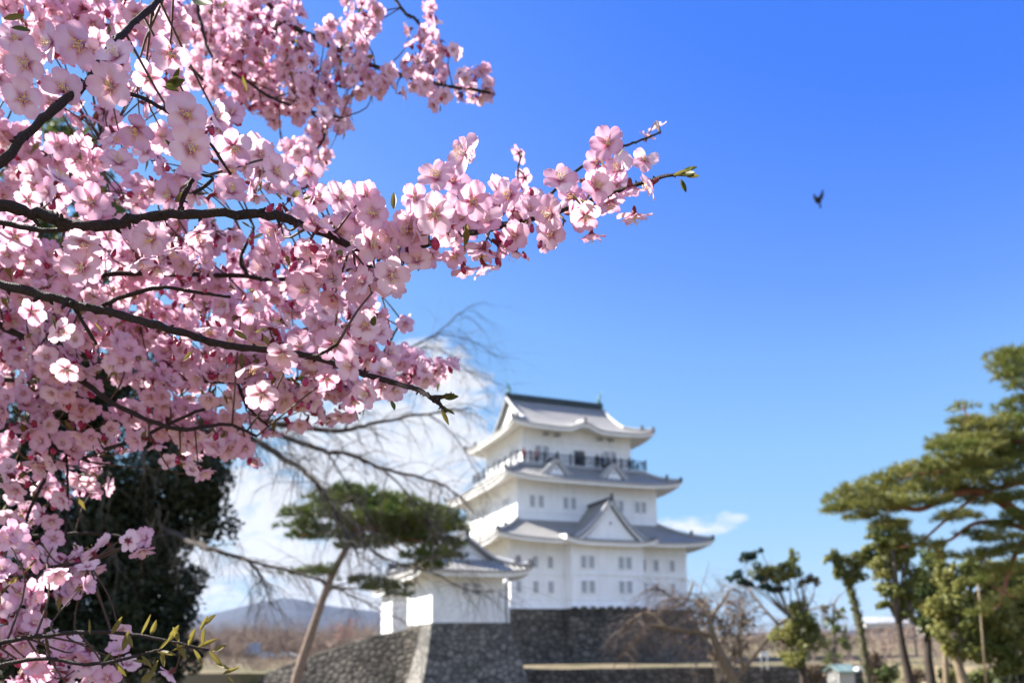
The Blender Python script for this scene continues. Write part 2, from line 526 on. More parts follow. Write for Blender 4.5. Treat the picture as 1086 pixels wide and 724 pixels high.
def leaf_cards(mb, centres, radii, n_per, size, mat, flat=1.0, up=0.0, rng=RNG, aspect=0.6, shell=0.35):
    """leaf-sized quads spread through ellipsoidal clumps"""
    vs, fs = [], []
    for c, rad, n in zip(centres, radii, n_per):
        rx, ry, rz = rad if isinstance(rad, (tuple, list)) else (rad, rad, rad * flat)
        n = int(n)
        d = rng.normal(size=(n, 3))
        d /= np.linalg.norm(d, axis=1)[:, None] + 1e-9
        rr = rng.uniform(shell, 1.0, n) ** 0.6
        wob = 1 + 0.25 * rng.normal(size=n) * 0.6
        P = np.array(c) + d * (rr * wob)[:, None] * np.array([rx, ry, rz])
        nrm = d * 0.7 + rng.normal(size=(n, 3)) * 0.6 + np.array([0, 0, up])
        nrm /= np.linalg.norm(nrm, axis=1)[:, None] + 1e-9
        a = np.cross(nrm, rng.normal(size=(n, 3)))
        a /= np.linalg.norm(a, axis=1)[:, None] + 1e-9
        b = np.cross(nrm, a)
        sz = size * rng.uniform(0.6, 1.3, n)[:, None]
        a = a * sz
        b = b * sz * aspect
        base = len(vs)
        q = np.stack([P - a, P + b, P + a, P - b], axis=1).reshape(-1, 3)
        k0 = len(vs)
        vs.extend(map(tuple, q.tolist()))
        fs.extend([(k0 + 4 * i, k0 + 4 * i + 1, k0 + 4 * i + 2, k0 + 4 * i + 3) for i in range(n)])
    mb.add(vs, fs, mat)


def needle_pads(mb, pads, dens, length, mat, rng=RNG, blades=9, width=0.06):
    """pine foliage: flat pads (centre, rx, ry, rz) filled with tufts of needles"""
    vs, fs = [], []
    for (c, rx, ry, rz) in pads:
        n = max(6, int(dens * rx * ry))
        th = rng.uniform(0, 2 * PI, n)
        rr = np.sqrt(rng.uniform(0, 1, n))
        lump = 1 + 0.22 * np.sin(th * 3 + rng.uniform(0, 6)) + 0.15 * np.sin(th * 7 + rng.uniform(0, 6))
        X = c[0] + rx * rr * lump * np.cos(th)
        Y = c[1] + ry * rr * lump * np.sin(th)
        dome = (1 - np.minimum(rr, 1) ** 2)
        Z = c[2] + rz * (dome * rng.uniform(-0.35, 1.0, n) + rng.normal(size=n) * 0.12)
        for x, y, z in zip(X, Y, Z):
            out = np.array([(x - c[0]) / rx, (y - c[1]) / ry, 0.55])
            for _ in range(blades):
                d = rng.normal(size=3) * 0.75 + out
                d /= np.linalg.norm(d) + 1e-9
                L = length * rng.uniform(0.6, 1.15)
                s_ = np.cross(d, rng.normal(size=3))
                s_ *= L * width / (np.linalg.norm(s_) + 1e-9)
                k = len(vs)
                vs += [(x - s_[0], y - s_[1], z - s_[2]), (x + s_[0], y + s_[1], z + s_[2]), (x + d[0] * L, y + d[1] * L, z + d[2] * L)]
                fs.append((k, k + 1, k + 2))
    mb.add(vs, fs, mat)


def smooth_path(pts, n=6):
    """Catmull-Rom through control points"""
    pts = [Vector(p) for p in pts]
    if len(pts) < 3:
        return pts
    P = [pts[0] * 2 - pts[1]] + pts + [pts[-1] * 2 - pts[-2]]
    out = []
    for i in range(1, len(P) - 2):
        for k in range(n):
            t = k / n
            a, b, c, d = P[i - 1], P[i], P[i + 1], P[i + 2]
            out.append(0.5 * ((2 * b) + (c - a) * t + (2 * a - 5 * b + 4 * c - d) * t * t + (3 * b - a - 3 * c + d) * t ** 3))
    out.append(pts[-1])
    return out


def lerp_list(a, b, n):
    return [a + (b - a) * i / max(1, n - 1) for i in range(n)]


def jitter_path(path, amp):
    return [p + Vector(mnoise.noise_vector(p * (0.6 / max(amp, 1e-6)) * 0.4)) * amp for p in path]


def twig_spray(mb, start, direc, length, rad, mat, rnd, depth=2, droop=0.3, kids=4, wig=0.25, n=3):
    """recursive bare twig"""
    p = Vector(start)
    d = Vector(direc).normalized()
    steps = 5
    pts, rs = [p.copy()], [rad]
    for i in range(steps):
        d = (d + Vector((rnd.uniform(-1, 1), rnd.uniform(-1, 1), rnd.uniform(-1, 1))) * wig + Vector((0, 0, -droop / steps))).normalized()
        p = p + d * (length / steps)
        pts.append(p.copy())
        rs.append(rad * (1 - 0.75 * (i + 1) / steps))
    mb.tube(pts, rs, mat, n, cap=False)
    if depth > 0:
        for _ in range(kids):
            k = rnd.randint(1, steps)
            dd = (pts[k] - pts[k - 1]).normalized()
            side = Vector((rnd.uniform(-1, 1), rnd.uniform(-1, 1), rnd.uniform(-1, 1)))
            twig_spray(mb, pts[k], dd * 0.8 + side * 0.8, length * rnd.uniform(0.4, 0.7), rs[k] * 0.6, mat, rnd, depth - 1, droop, kids, wig, n)
#@@PART2


# ------------------------------------------------------------------ Japanese roofs
def prof(t, k=0.3):
    return (1 - k) * t + k * t * t


def s_samples(n=26):
    return [math.copysign(abs(q) ** 0.8, q) for q in lerp_list(-1, 1, n)]


class Roof:
    """hipped skirt roof (or full irimoya when gx is given) in the local frame of its building; all sizes in metres"""
    def __init__(s, parent, outer, inner, ze, zt, lift, wall, bump=None, gx=None, M=None, thick=0.2):
        s.o, s.i, s.ze, s.zt, s.lift, s.wall, s.bump, s.gx, s.par = outer, inner, ze, zt, lift, wall, bump, gx, parent
        s.M = M or Matrix.Identity(4)
        s.tg = 1.0
        s.th = thick
        if gx is not None:                                   # irimoya: skirt up to t = tg, gable roof above
            s.tg = (outer[0] - gx) / outer[1]
        s.roof()
        s.eave()

    def P(s, v):
        return tuple(s.M @ Vector(v))

    def z(s, t, a, x=None):
        z = s.ze + (s.zt - s.ze) * prof(t, 0.42 if s.gx is not None else 0.25) + s.lift * abs(a) ** 5 * max(0, 1 - t / max(s.tg, 0.4)) ** 2
        if s.bump and x is not None:
            h, w, x0 = s.bump
            z += h * math.exp(-((x - x0) / w) ** 2) * max(0, 1 - 2.6 * t)
        return z

    def pt(s, side, a, t):
        ox, oy = s.o
        ix, iy = s.i
        if s.gx is not None:
            hx = ox + (s.gx - ox) * min(1, t / s.tg)
            hy = oy * (1 - t)
        else:
            hx, hy = ox + (ix - ox) * t, oy + (iy - oy) * t
        if side == 0:
            x = a * hx
            return (x, -hy, s.z(t, a, x))
        if side == 1:
            return (hx, a * hy, s.z(t, a))
        if side == 2:
            return (-a * hx, hy, s.z(t, a))
        return (-hx, -a * hy, s.z(t, a))

    def roof(s):
        mb = MB()
        S = s_samples(40 if s.bump else 26)
        run = s.o[1] if s.gx is not None else s.o[1] - s.i[1]
        sl = math.hypot(run, s.zt - s.ze)
        for side in range(4):
            tmax = 1.0 if (s.gx is None or side in (0, 2)) else s.tg
            T = lerp_list(0, tmax, 9 if tmax > 0.5 else 5)
            g = [[s.P(s.pt(side, a, t)) for a in S] for t in T]
            along = s.o[0] if side in (0, 2) else s.o[1]
            uv = [[((s.pt(side, a, t)[0 if side in (0, 2) else 1]), t * sl) for a in S] for t in T]
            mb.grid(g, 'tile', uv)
            # tile ends at the eave, then the underside of the last course
            e0 = [s.pt(side, a, 0) for a in S]
            g2 = [[s.P((p[0], p[1], p[2] - k)) for p in e0] for k in (s.th, 0)]
            mb.grid(g2, 'tile_edge', [[(a * along, 0.2) for a in S]] * 2)
        s.obj = mb.build('roof', s.par, smooth=False)
        # hip ridges with end tiles
        for sx in (-1, 1):
            for sy in (-1, 1):
                side = 0 if sy < 0 else 2
                a = sx if sy < 0 else -sx
                pts = [Vector(s.pt(side, a, t)) + Vector((0, 0, 0.16)) for t in lerp_list(0.02, s.tg if s.gx is not None else 1.0, 9)]
                m = MB()
                m.tube([s.P(p) for p in pts], 0.2, 'ridge_light', 6)
                r = m.build('hip_ridge', s.obj)
                m = MB()
                e = pts[0]
                c = s.P((e.x, e.y, e.z + 0.12))
                m.box(c, (0.42, 0.42, 0.5), 'ridge', PI / 4, 0.6)
                m.build('end_tile', r)
                m = MB()
                e = pts[3]
                m.box(s.P((e.x, e.y, e.z + 0.3)), (0.42, 0.42, 0.6), 'ridge', PI / 4, 0.5)
                m.build('end_tile', r)

    def eave(s):
        mb = MB()
        S = s_samples(40 if s.bump else 26)
        wx, wy = s.wall
        for side in range(4):
            e0 = [Vector(s.pt(side, a, 0)) for a in S]
            nrm = [Vector((0, 1, 0)), Vector((-1, 0, 0)), Vector((0, -1, 0)), Vector((1, 0, 0))][side]

            def inset(p, d, dz):
                q = p.copy()
                k = 1 - d / s.o[0], 1 - d / s.o[1]
                return Vector((q.x * k[0], q.y * k[1], q.z + dz))
            rows = [[inset(p, 0, -s.th) for p in e0], [inset(p, 0.14, -s.th - 0.003) for p in e0]]
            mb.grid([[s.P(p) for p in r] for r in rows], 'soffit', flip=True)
            rows = [[inset(p, 0.14, -s.th - 0.003) for p in e0], [inset(p, 0.16, -s.th - 0.30) for p in e0]]
            mb.grid([[s.P(p) for p in r] for r in rows], 'plaster', flip=True)
            top = []
            for a, p in zip(S, e0):
                zz = s.ze + 0.28
                w = [(a * wx, -wy), (wx, a * wy), (-a * wx, wy), (-wx, -a * wy)][side]
                top.append(Vector((w[0], w[1], zz)))
            b = [inset(p, 0.16, -s.th - 0.30) for p in e0]
            mid = [q.lerp(w, 0.5) - Vector((0, 0, 0.10)) for q, w in zip(b, top)]
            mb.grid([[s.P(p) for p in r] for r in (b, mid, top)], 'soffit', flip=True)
        mb.build('eave', s.obj)


def gable(parent, x0, yf, zb, hw, h, depth, name='gable', over=0.35, M=None, thick=0.26, curve=1.45):
    """triangular chidori gable: white field, curved tiled slopes running back; front faces -y"""
    M = M or Matrix.Identity(4)
    P = lambda v: tuple(M @ Vector(v))
    mb = MB()
    U = lerp_list(0, 1, 12)
    zf = lambda u: zb + h * (1 - u) ** curve
    y0, y1 = yf - over, yf + depth
    for sgn in (-1, 1):
        top = [[P((x0 + sgn * u * hw * 1.12, y, zf(u) + 0.05)) for u in U] for y in (y0, y1)]
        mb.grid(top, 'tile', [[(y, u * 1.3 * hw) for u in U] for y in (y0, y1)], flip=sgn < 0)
        edge = [[P((x0 + sgn * u * hw * 1.12, y0, zf(u) + 0.05 - k)) for u in U] for k in (0, 0.20)]
        mb.grid(edge, 'tile_edge', [[(u * hw * 1.2, 0.2) for u in U]] * 2, flip=sgn > 0)
        brg = [[P((x0 + sgn * u * hw * 1.06, y0 + 0.08, zf(u) - 0.15 - k)) for u in U] for k in (0, thick)]
        mb.grid(brg, 'plaster', flip=sgn > 0)
        und = [[P((x0 + sgn * u * hw * 1.12, y, zf(u) - 0.16)) for u in U] for y in (y0 + 0.01, y1)]
        mb.grid(und, 'ridge', flip=sgn > 0)
        # barge ridge of light tiles lying on the slope
        mb.tube([P((x0 + sgn * u * hw * 1.1, y0 + 0.28, zf(u) + 0.16)) for u in U], 0.17, 'ridge_light', 6)
        mb.tube([P((x0 + sgn * u * hw * 1.02, yf - 0.03, zf(u) - 0.42)) for u in U[:-1]], 0.10, 'ridge', 5)
    o = mb.build(name, parent)
    m = MB()
    vs, n = [], len(U)
    for u in U[::-1]:
        vs.append(P((x0 - u * hw, yf, zf(u) - 0.12)))
    for u in U[1:]:
        vs.append(P((x0 + u * hw, yf, zf(u) - 0.12)))
    base = [P((x0 - hw, yf, zb - 0.25)), P((x0 + hw, yf, zb - 0.25))]
    vs = [base[0]] + vs + [base[1]]
    back = [tuple(Vector(v) + (M.to_3x3() @ Vector((0, 0.2, 0)))) for v in vs]
    k = len(vs)
    m.add(vs + back, [tuple(range(k))[::-1], tuple(range(k, 2 * k))] + [(i, (i + 1) % k, (i + 1) % k + k, i + k) for i in range(k)], 'plaster')
    m.ball(P((x0, yf - 0.04, zb + h * 0.42)), 0.16, 'shutter', 8, 5)
    m.build('gable_wall', o)
    m = MB()
    m.tube([P((x0, y0, zf(0) + 0.22)), P((x0, y1, zf(0) + 0.22))], 0.2, 'ridge', 6)
    m.box(P((x0, y0 + 0.02, zf(0) + 0.35)), (0.42, 0.25, 0.75), 'ridge', M.to_euler().z, 0.55)
    m.build('ridge', o)
    return o


def window(parent, x, y, z, w, h, face='front'):
    """shuttered castle window: frame standing proud, grey board and upright bars"""
    rot = {'front': 0.0, 'left': -PI / 2}[face]
    M = Matrix.Translation((x, y, z)) @ Matrix.Rotation(rot, 4, 'Z')
    m = MB()
    for a, b, c, d in ((-w / 2 - .05, 0, .1, h + .2), (w / 2 + .05, 0, .1, h + .2), (0, h / 2 + .05, w, .1), (0, -h / 2 - .05, w, .1)):
        m.box((a, -0.05, b), (c, 0.14, d), 'plaster')
    o = m.build('window', parent)
    o.matrix_parent_inverse = Matrix.Identity(4)
    o.matrix_local = M
    m = MB()
    m.box((0, -0.015, 0), (w, 0.03, h), 'shutter')
    n = max(3, int(w / 0.2))
    m2 = MB()
    for i in range(n):
        m2.box((-w / 2 + w * (i + .5) / n, -0.05, 0), (0.07, 0.04, h - 0.01), 'bar')
    m.build('pane', o)
    m2.build('lattice', o)
    return o


def fish_ornament(parent, p, sgn, M=None):
    """shachihoko on a ridge end: head down on the ridge, tail curling up"""
    M = M or Matrix.Identity(4)
    pts = [(0, 0, 0.1), (0.28, 0, 0.28), (0.36, 0, 0.62), (0.22, 0, 0.98), (0.02, 0, 1.22), (-0.08, 0, 1.5)]
    m = MB()
    path = smooth_path([M @ Vector((p[0] + sgn * a * -0.8, p[1], p[2] + c)) for a, b, c in pts], 4)
    n = len(path)
    m.tube(path, [0.27 * (1 - 0.75 * (i / n) ** 0.8) for i in range(n)], 'verdigris', 8)
    for a in (-0.35, 0.0, 0.35):
        q = path[-1]
        d = M.to_3x3() @ Vector((a, 0.0, 0.45))
        sd = M.to_3x3() @ Vector((0, 0.09, 0))
        m.add([q - sd, q + sd, q + d + sd * 0.3, q + d - sd * 0.3], [(0, 1, 2, 3)], 'verdigris')
        q = path[n // 3]
        m.add([q - sd * 2, q + sd * 2, q + M.to_3x3() @ Vector((a, 0.25, 0.3))], [(0, 1, 2)], 'verdigris')
    return m.build('ridge_fish', parent)


# ------------------------------------------------------------------ the keep
YAW = 0.394
KB = 1.6 + 4.05
keep = thing('castle_keep', 'large white three-tiered Japanese castle keep with grey tiled roofs', 'castle', (5.847, 100.0, KB), YAW)
W1, W2, W3 = (11.24, 11.28), (9.14, 8.51), (7.25, 6.03)
E1, E2, E3 = (13.59, 13.63), (11.38, 10.75), (9.485, 8.27)
ZE1, ZT1, ZE2, ZT2, ZE3, ZR = 7.42, 10.2, 14.7, 16.75, 21.4, 26.75
ZF = 17.15

m = MB()
m.frustum([(W1[0] + 0.30, W1[1] + 0.30, -0.02), (W1[0] + 0.04, W1[1] + 0.04, 1.0), (W1[0], W1[1], 1.1), (W1[0], W1[1], ZE1 + 0.35)], 'plaster')
w = m.build('lower_wall', keep)
m = MB()
for zz in (1.05, 3.75, 6.3):
    for sy in (-1,):
        m.box((0, sy * (W1[1] + 0.06), zz), (2 * W1[0] + 0.14, 0.1, 0.2), 'plaster')
    m.box((-(W1[0] + 0.06), 0, zz), (0.1, 2 * W1[1] + 0.1, 0.2), 'plaster')
m.build('wall_band', w)
m = MB()
BX, BY, BW = -0.15, -W1[1] - 0.75, 4.55
m.frustum([(BW + 0.3, 1.05, 0.0, BX, BY - 0.1), (BW, 0.8, 0.95, BX, BY), (BW, 0.8, ZE1 - 0.15, BX, BY)], 'plaster')
bay = m.build('bay', keep)
m = MB()
for zz in (1.0, 3.75):
    m.box((BX, BY - 0.84, zz), (2 * BW + 0.12, 0.08, 0.2), 'plaster')
    m.box((BX - BW - 0.04, BY, zz), (0.08, 1.58, 0.2), 'plaster')
m.build('wall_band', bay)
m = MB()
m.frustum([(W2[0] + .05, W2[1] + .05, ZT1 - 0.8), (W2[0], W2[1], ZE2 + 0.35)], 'plaster')
w = m.build('middle_wall', keep)
m = MB()
for zz in (ZT1 + 0.9, ZT1 + 3.4):
    m.box((0, -W2[1] - 0.06, zz), (2 * W2[0] + 0.14, 0.1, 0.16), 'plaster')
    m.box((-W2[0] - 0.06, 0, zz), (0.1, 2 * W2[1] + 0.1, 0.16), 'plaster')
m.build('wall_band', w)
m = MB()
m.frustum([(W3[0], W3[1], ZT2 - 0.8), (W3[0], W3[1], ZE3 + 0.35)], 'plaster')
w = m.build('upper_wall', keep)
m = MB()
for zz in (ZF + 2.9,):
    m.box((0, -W3[1] - 0.05, zz), (2 * W3[0] + 0.12, 0.1, 0.16), 'plaster')
    m.box((-W3[0] - 0.05, 0, zz), (0.1, 2 * W3[1] + 0.1, 0.16), 'plaster')
m.build('wall_band', w)

Roof(keep, E1, W2, ZE1, ZT1, 0.62, W1)
r2 = Roof(keep, E2, (8.4, 7.2), ZE2, ZT2, 0.6, W2)
r3 = Roof(keep, E3, (0, 0), ZE3, ZR, 0.55, W3, bump=(0.85, 1.35, 0.0), gx=6.75)
# top ridge, gable ends and ridge fish
m = MB()
m.box((0, 0, ZR + 0.22), (2 * 6.75 + 0.1, 0.5, 0.62), 'copper')
m.tube([(-6.85, 0, ZR + 0.55), (6.85, 0, ZR + 0.55)], 0.22, 'copper', 6)
rid = m.build('ridge', r3.obj)
for sg in (-1, 1):
    fish_ornament(rid, (sg * 6.6, 0, ZR + 0.6), sg)
    m = MB()
    tg = r3.tg
    prs = []
    for t in lerp_list(tg, 1, 8):
        q = r3.pt(0, 1, t)
        prs.append((q[1], q[2]))
    xg = sg * 6.35
    vs = [(xg, y, z - 0.15) for y, z in prs] + [(xg, -y, z - 0.15) for y, z in prs[::-1][1:]]
    m.add(vs, [tuple(range(len(vs))) if sg < 0 else tuple(range(len(vs)))[::-1]], 'plaster')
    m.build('gable_wall', r3.obj)
    m = MB()
    for s2 in (-1, 1):
        path = [(sg * 6.72, s2 * -y, z + 0.14) for y, z in prs]
        m.tube(path, 0.19, 'ridge_light', 6)
        m.grid([[(sg * 6.74, s2 * -y, z - 0.02 - k) for y, z in prs] for k in (0, 0.35)], 'ridge')
    m.build('gable_ridge', r3.obj)
# karahafu crest tile
m = MB()
m.box((0, -E3[1] + 0.25, ZE3 + 1.1), (0.45, 0.3, 0.6), 'ridge', 0, 0.5)
m.tube([(0, -E3[1] + 0.1, ZE3 + 0.95), (0, -E3[1] + 2.4, ZE3 + 1.45)], 0.17, 'ridge_light', 6)
m.build('end_tile', r3.obj)
m = MB()
for xx in (-4.4, -2.9, 2.9, 4.4):
    m = MB()
    m.box((xx, -W3[1] - 0.35, ZE3 - 0.55), (0.55, 0.5, 0.3), 'shutter')
    m.build('bracket', r3.obj)

# gables
gable(keep, BX, BY - 1.55, ZE1 + 0.10, 4.3, 4.35, 6.2, curve=1.5, over=0.45)
m = MB()           # bay eave under the big gable
ez = ZE1 - 0.1
Sx = lerp_list(-5.75, 5.75, 24)
zl = lambda x: 0.55 * abs(x / 5.75) ** 5
g = [[(BX + x, BY - 2.15, ez + zl(x)) for x in Sx], [(BX + x * 0.97, BY - 0.2, ez + 0.75 + zl(x) * 0.5) for x in Sx]]
mb_uv = [[(x, 0) for x in Sx], [(x, 2.2) for x in Sx]]
m.grid(g, 'tile', mb_uv)
m.grid([[(BX + x, BY - 2.15, ez + zl(x) - k) for x in Sx] for k in (0.2, 0)], 'tile_edge', [[(x, .2) for x in Sx]] * 2)
m.grid([[(BX + x, BY - 2.0, ez + zl(x) - k) for x in Sx] for k in (0.55, 0.2)], 'plaster')
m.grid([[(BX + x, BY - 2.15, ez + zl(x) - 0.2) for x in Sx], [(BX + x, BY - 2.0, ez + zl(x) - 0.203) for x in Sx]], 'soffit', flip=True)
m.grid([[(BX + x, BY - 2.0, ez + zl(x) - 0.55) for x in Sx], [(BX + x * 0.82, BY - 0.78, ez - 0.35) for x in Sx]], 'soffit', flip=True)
for sg in (-1, 1):
    q = [(BX + sg * 5.75, BY - 2.15, ez + 0.55), (BX + sg * 5.6, BY + 2.5, ez + 0.95), (BX + sg * 5.6, BY + 2.5, ez + 0.45), (BX + sg * 5.75, BY - 2.15, ez - 0.0)]
    m.add(q, [(0, 1, 2, 3)], 'plaster')
    q = [(BX + sg * 5.75, BY - 2.15, ez - 0.0), (BX + sg * 5.6, BY + 2.5, ez + 0.45), (BX + sg * 4.55, BY + 2.5, ez - 0.1), (BX + sg * 4.7, BY - 0.78, ez - 0.35)]
    m.add(q, [(0, 1, 2, 3)], 'soffit')
    q = [(BX + sg * 5.75, BY - 2.15, ez + 0.552), (BX + sg * 5.6, BY + 2.5, ez + 0.952), (BX + sg * 4.0, BY + 2.5, ez + 1.5), (BX + sg * 4.0, BY - 2.0, ez + 0.35)]
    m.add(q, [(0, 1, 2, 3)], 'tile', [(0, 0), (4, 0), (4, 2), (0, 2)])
bw = m.build('bay_roof', bay)
for xx in (-4.55, 2.95):
    gable(keep, xx, -9.35, ZE2 + 0.55, 1.75, 1.95, 2.4, curve=1.15, over=0.3, thick=0.18)

# windows: (x, z centre) on each storey
FY1, FYB, FY2, FY3 = -W1[1], BY - 0.8, -W2[1], -W3[1]
for zz in (5.05, 2.35):
    for xx in (-10.3, -8.3, -6.5, 5.3, 7.0, 9.2):
        window(keep, xx, FY1 - 0.01, zz, 0.62, 1.25)
    for xx in (-3.1, -2.1, 1.6, 2.6):
        window(keep, xx + BX, FYB - 0.01, zz, 0.66, 1.3)
    for yy in (-8.5, -6.8, -3, -1.3, 3, 4.7):
        window(keep, -W1[0] - 0.01, yy, zz, 0.62, 1.25, 'left')
for xx in (-7.3, -6.2, -3.1, -2.1, 3.2, 4.2, 6.4, 7.3):
    window(keep, xx, FY2 - 0.03, ZT1 + 2.1, 0.6, 1.3)
for yy in (-6, -4.9, 1.0, 2.1):
    window(keep, -W2[0] - 0.03, yy, ZT1 + 2.1, 0.6, 1.3, 'left')
for xx in (-5.3, -4.3, 3.8, 4.8):
    window(keep, xx, FY3 - 0.01, ZF + 1.55, 0.7, 1.5)
for yy in (-3.5, -2.5, 2.0, 3.0):
    window(keep, -W3[0] - 0.01, yy, ZF + 1.55, 0.7, 1.5, 'left')
m = MB()
for a, b, c, d in ((-.8, 0, .12, 2.3), (.8, 0, .12, 2.3), (0, 1.1, 1.48, .12)):
    m.box((0.1 + a, FY3 - 0.06, ZF + 1.1 + b), (c, 0.16, d), 'plaster')
dr = m.build('door', keep)
m = MB()
m.box((0.1, FY3 - 0.02, ZF + 1.0), (1.48, 0.04, 2.1), 'glass_dark')
m.build('door_leaf', dr)
# balcony
BXX, BYY = 8.55, 7.33
m = MB()
for (cx, cy, dx, dy) in ((0, -(BYY + W3[1]) / 2, 2 * BXX, BYY - W3[1]), (0, (BYY + W3[1]) / 2, 2 * BXX, BYY - W3[1]),
                         (-(BXX + W3[0]) / 2, 0, BXX - W3[0], 2 * W3[1] - 0.01), ((BXX + W3[0]) / 2, 0, BXX - W3[0], 2 * W3[1] - 0.01)):
    m.box((cx, cy, ZF - 0.2), (dx, dy, 0.36), 'metal_grey')
bal = m.build('balcony', keep)
m = MB()
for h_ in (0.35, 0.7, 1.05):
    for (a, b) in (((-BXX, -BYY), (BXX, -BYY)), ((BXX, -BYY), (BXX, BYY)), ((BXX, BYY), (-BXX, BYY)), ((-BXX, BYY), (-BXX, -BYY))):
        m.tube([(a[0], a[1], ZF + h_), (b[0], b[1], ZF + h_)], 0.075 if h_ > 1 else 0.055, 'dark_wood', 5)
m.build('handrail', bal)
for i in range(11):
    for sy in (-1, 1):
        m = MB()
        xx = -BXX + 2 * BXX * i / 10
        m.box((xx, sy * BYY, ZF + 0.58), (0.17, 0.17, 1.2), 'dark_wood')
        m.ball((xx, sy * BYY, ZF + 1.24), 0.12, 'dark_wood', 6, 4)
        m.build('rail_post', bal)
for i in range(1, 8):
    for sx in (-1, 1):
        m = MB()
        yy_ = -BYY + 2 * BYY * i / 8
        m.box((sx * BXX, yy_, ZF + 0.58), (0.17, 0.17, 1.2), 'dark_wood')
        m.ball((sx * BXX, yy_, ZF + 1.24), 0.12, 'dark_wood', 6, 4)
        m.build('rail_post', bal)

# stone base of the keep
base = MB()
H = 6.1
rings = []
for k in lerp_list(0, 1, 9):
    out = 0.35 + 2.6 * (k ** 1.5)
    rings.append((W1[0] + out, W1[1] + out, -H * k))
base.frustum(rings[::-1], 'stone_keep')
o = base.build('stone_base')
o.location, o.rotation_euler = (5.847, 100, KB), (0, 0, YAW)
tag(o, 'tall dark battered stone base under the large keep', 'stone base')
m = MB()
m.frustum([(BW + 1.5, 1.6, -H, BX, BY - 1.0), (BW + 0.75, 1.0, -H * 0.5, BX, BY - 0.4), (BW + 0.35, 0.95, -0.02, BX, BY - 0.05)], 'stone_keep')
for i in range(9):
    m.box((BX - 4.4 + i * 1.1, BY - 0.95 - 0.1 * random.random(), -0.02), (0.85, 0.5, 0.35 + 0.25 * random.random()), 'stone_keep', random.uniform(-.2, .2), 0.8)
m.build('buttress', o)

# ------------------------------------------------------------------ corner turret
TP = at(458, 660, 55)
TY = YAW
TW, TD, TH = 5.78, 6.4, 3.75
tx = Vector((math.cos(TY), math.sin(TY), 0))
ty = Vector((-math.sin(TY), math.cos(TY), 0))
tc_ = TP + tx * TW / 2 + ty * TD / 2
turret = thing('turret', 'small single-storey white turret on a stone corner in front of the keep', 'turret', tc_, TY)
m = MB()
m.frustum([(TW / 2, TD / 2, -0.01), (TW / 2 - 0.05, TD / 2 - 0.05, TH + 0.3)], 'plaster')
w = m.build('wall', turret)
rot90 = Matrix.Rotation(PI / 2, 4, 'Z')
rt = Roof(turret, (TD / 2 + 1.25, TW / 2 + 1.25), (0, 0), TH - 0.15, TH + 2.35, 0.32, (TD / 2, TW / 2), gx=2.5, M=rot90, thick=0.16)
m = MB()
m.box((0, 0, TH + 2.5), (0.36, 4.95, 0.4), 'ridge')
m.tube([(0, -2.5, TH + 2.72), (0, 2.5, TH + 2.72)], 0.16, 'ridge', 6)
m.box((0, -2.51, TH + 2.6), (0.4, 0.16, 0.75), 'ridge', 0, 0.6)
m.build('ridge', rt.obj)
prs = [(rt.pt(0, 1, t)[1], rt.pt(0, 1, t)[2]) for t in lerp_list(rt.tg, 1, 8)]
for sg in (-1, 1):
    yg = sg * 2.2
    m = MB()
    vs = [(y, yg, z - 0.1) for y, z in prs] + [(-y, yg, z - 0.1) for y, z in prs[::-1][1:]]
    m.add(vs, [tuple(range(len(vs)))], 'plaster')
    m.build('gable_wall', rt.obj)
    m = MB()
    for s2 in (-1, 1):
        m.tube([(s2 * -y, sg * 2.48, z + 0.1) for y, z in prs], 0.13, 'ridge_light', 6)
        m.grid([[(s2 * -y * 1.0, sg * 2.49, z - 0.02 - k) for y, z in prs] for k in (0, 0.22)], 'ridge')
    m.build('gable_ridge', rt.obj)
for xx in (-0.45, 0.35):
    window(turret, xx, -TD / 2 + 0.02, 2.35, 0.5, 0.85)
# turret stone base (cut stone on the sunlit return, rough stone in front)
m = MB()
Hb = 6.5
rings = []
for k in lerp_list(0, 1, 9):
    out = 0.05 + 1.75 * k ** 1.35
    rings.append((TW / 2 + out, TD / 2 + out, -Hb * k))
m.frustum(rings[::-1], 'stone_cut')
o = m.build('corner_plinth')
o.location, o.rotation_euler = tc_, (0, 0, TY)
tag(o, 'steep grey stone base with pale corner under the small turret', 'stone base')

# white gatehouse seen behind the turret through the pine
gp = at(403, 667, 66)
gate = thing('gatehouse', 'bright white plastered gatehouse wall peeking out left of the turret', 'building', gp + Vector((2.4, 2.5, 0)), YAW)
m = MB()
m.frustum([(2.3, 1.9, -4.2), (2.3, 1.9, 2.4)], 'plaster')
m.build('wall', gate)
rg = Roof(gate, (3.0, 2.7), (0, 0), 3.35, 5.3, 0.25, (2.3, 1.9), gx=2.1, thick=0.15)
m = MB()
m.frustum([(2.28, 1.88, 2.35), (2.28, 1.88, 3.7)], 'plaster')
m.build('upper_wall', gate)
m = MB()
m.box((0, 0, 5.4), (4.4, 0.35, 0.4), 'ridge')
m.build('ridge', rg.obj)
for sg in (-1, 1):
    prs = [(rg.pt(0, 1, t)[1], rg.pt(0, 1, t)[2]) for t in lerp_list(rg.tg, 1, 6)]
    m = MB()
    vs = [(sg * 2.0, y, z - 0.08) for y, z in prs] + [(sg * 2.0, -y, z - 0.08) for y, z in prs[::-1][1:]]
    m.add(vs, [tuple(range(len(vs)))], 'plaster')
    m.build('gable_wall', rg.obj)

# globe lamp beside the turret
lp = at(537, 640, 54.0)
lamp = thing('garden_lamp', 'white globe lamp on a thin pole at the turret corner', 'lamp', lp)
m = MB()
m.tube([(0, 0, -3.4), (0, 0, 1.35)], [0.05, 0.04], 'dark_wood', 8)
m.build('pole', lamp)
m = MB()
m.ball((0, 0, 1.5), 0.20, 'lamp_white', 12, 8)
m.build('lamp_shade', lamp)


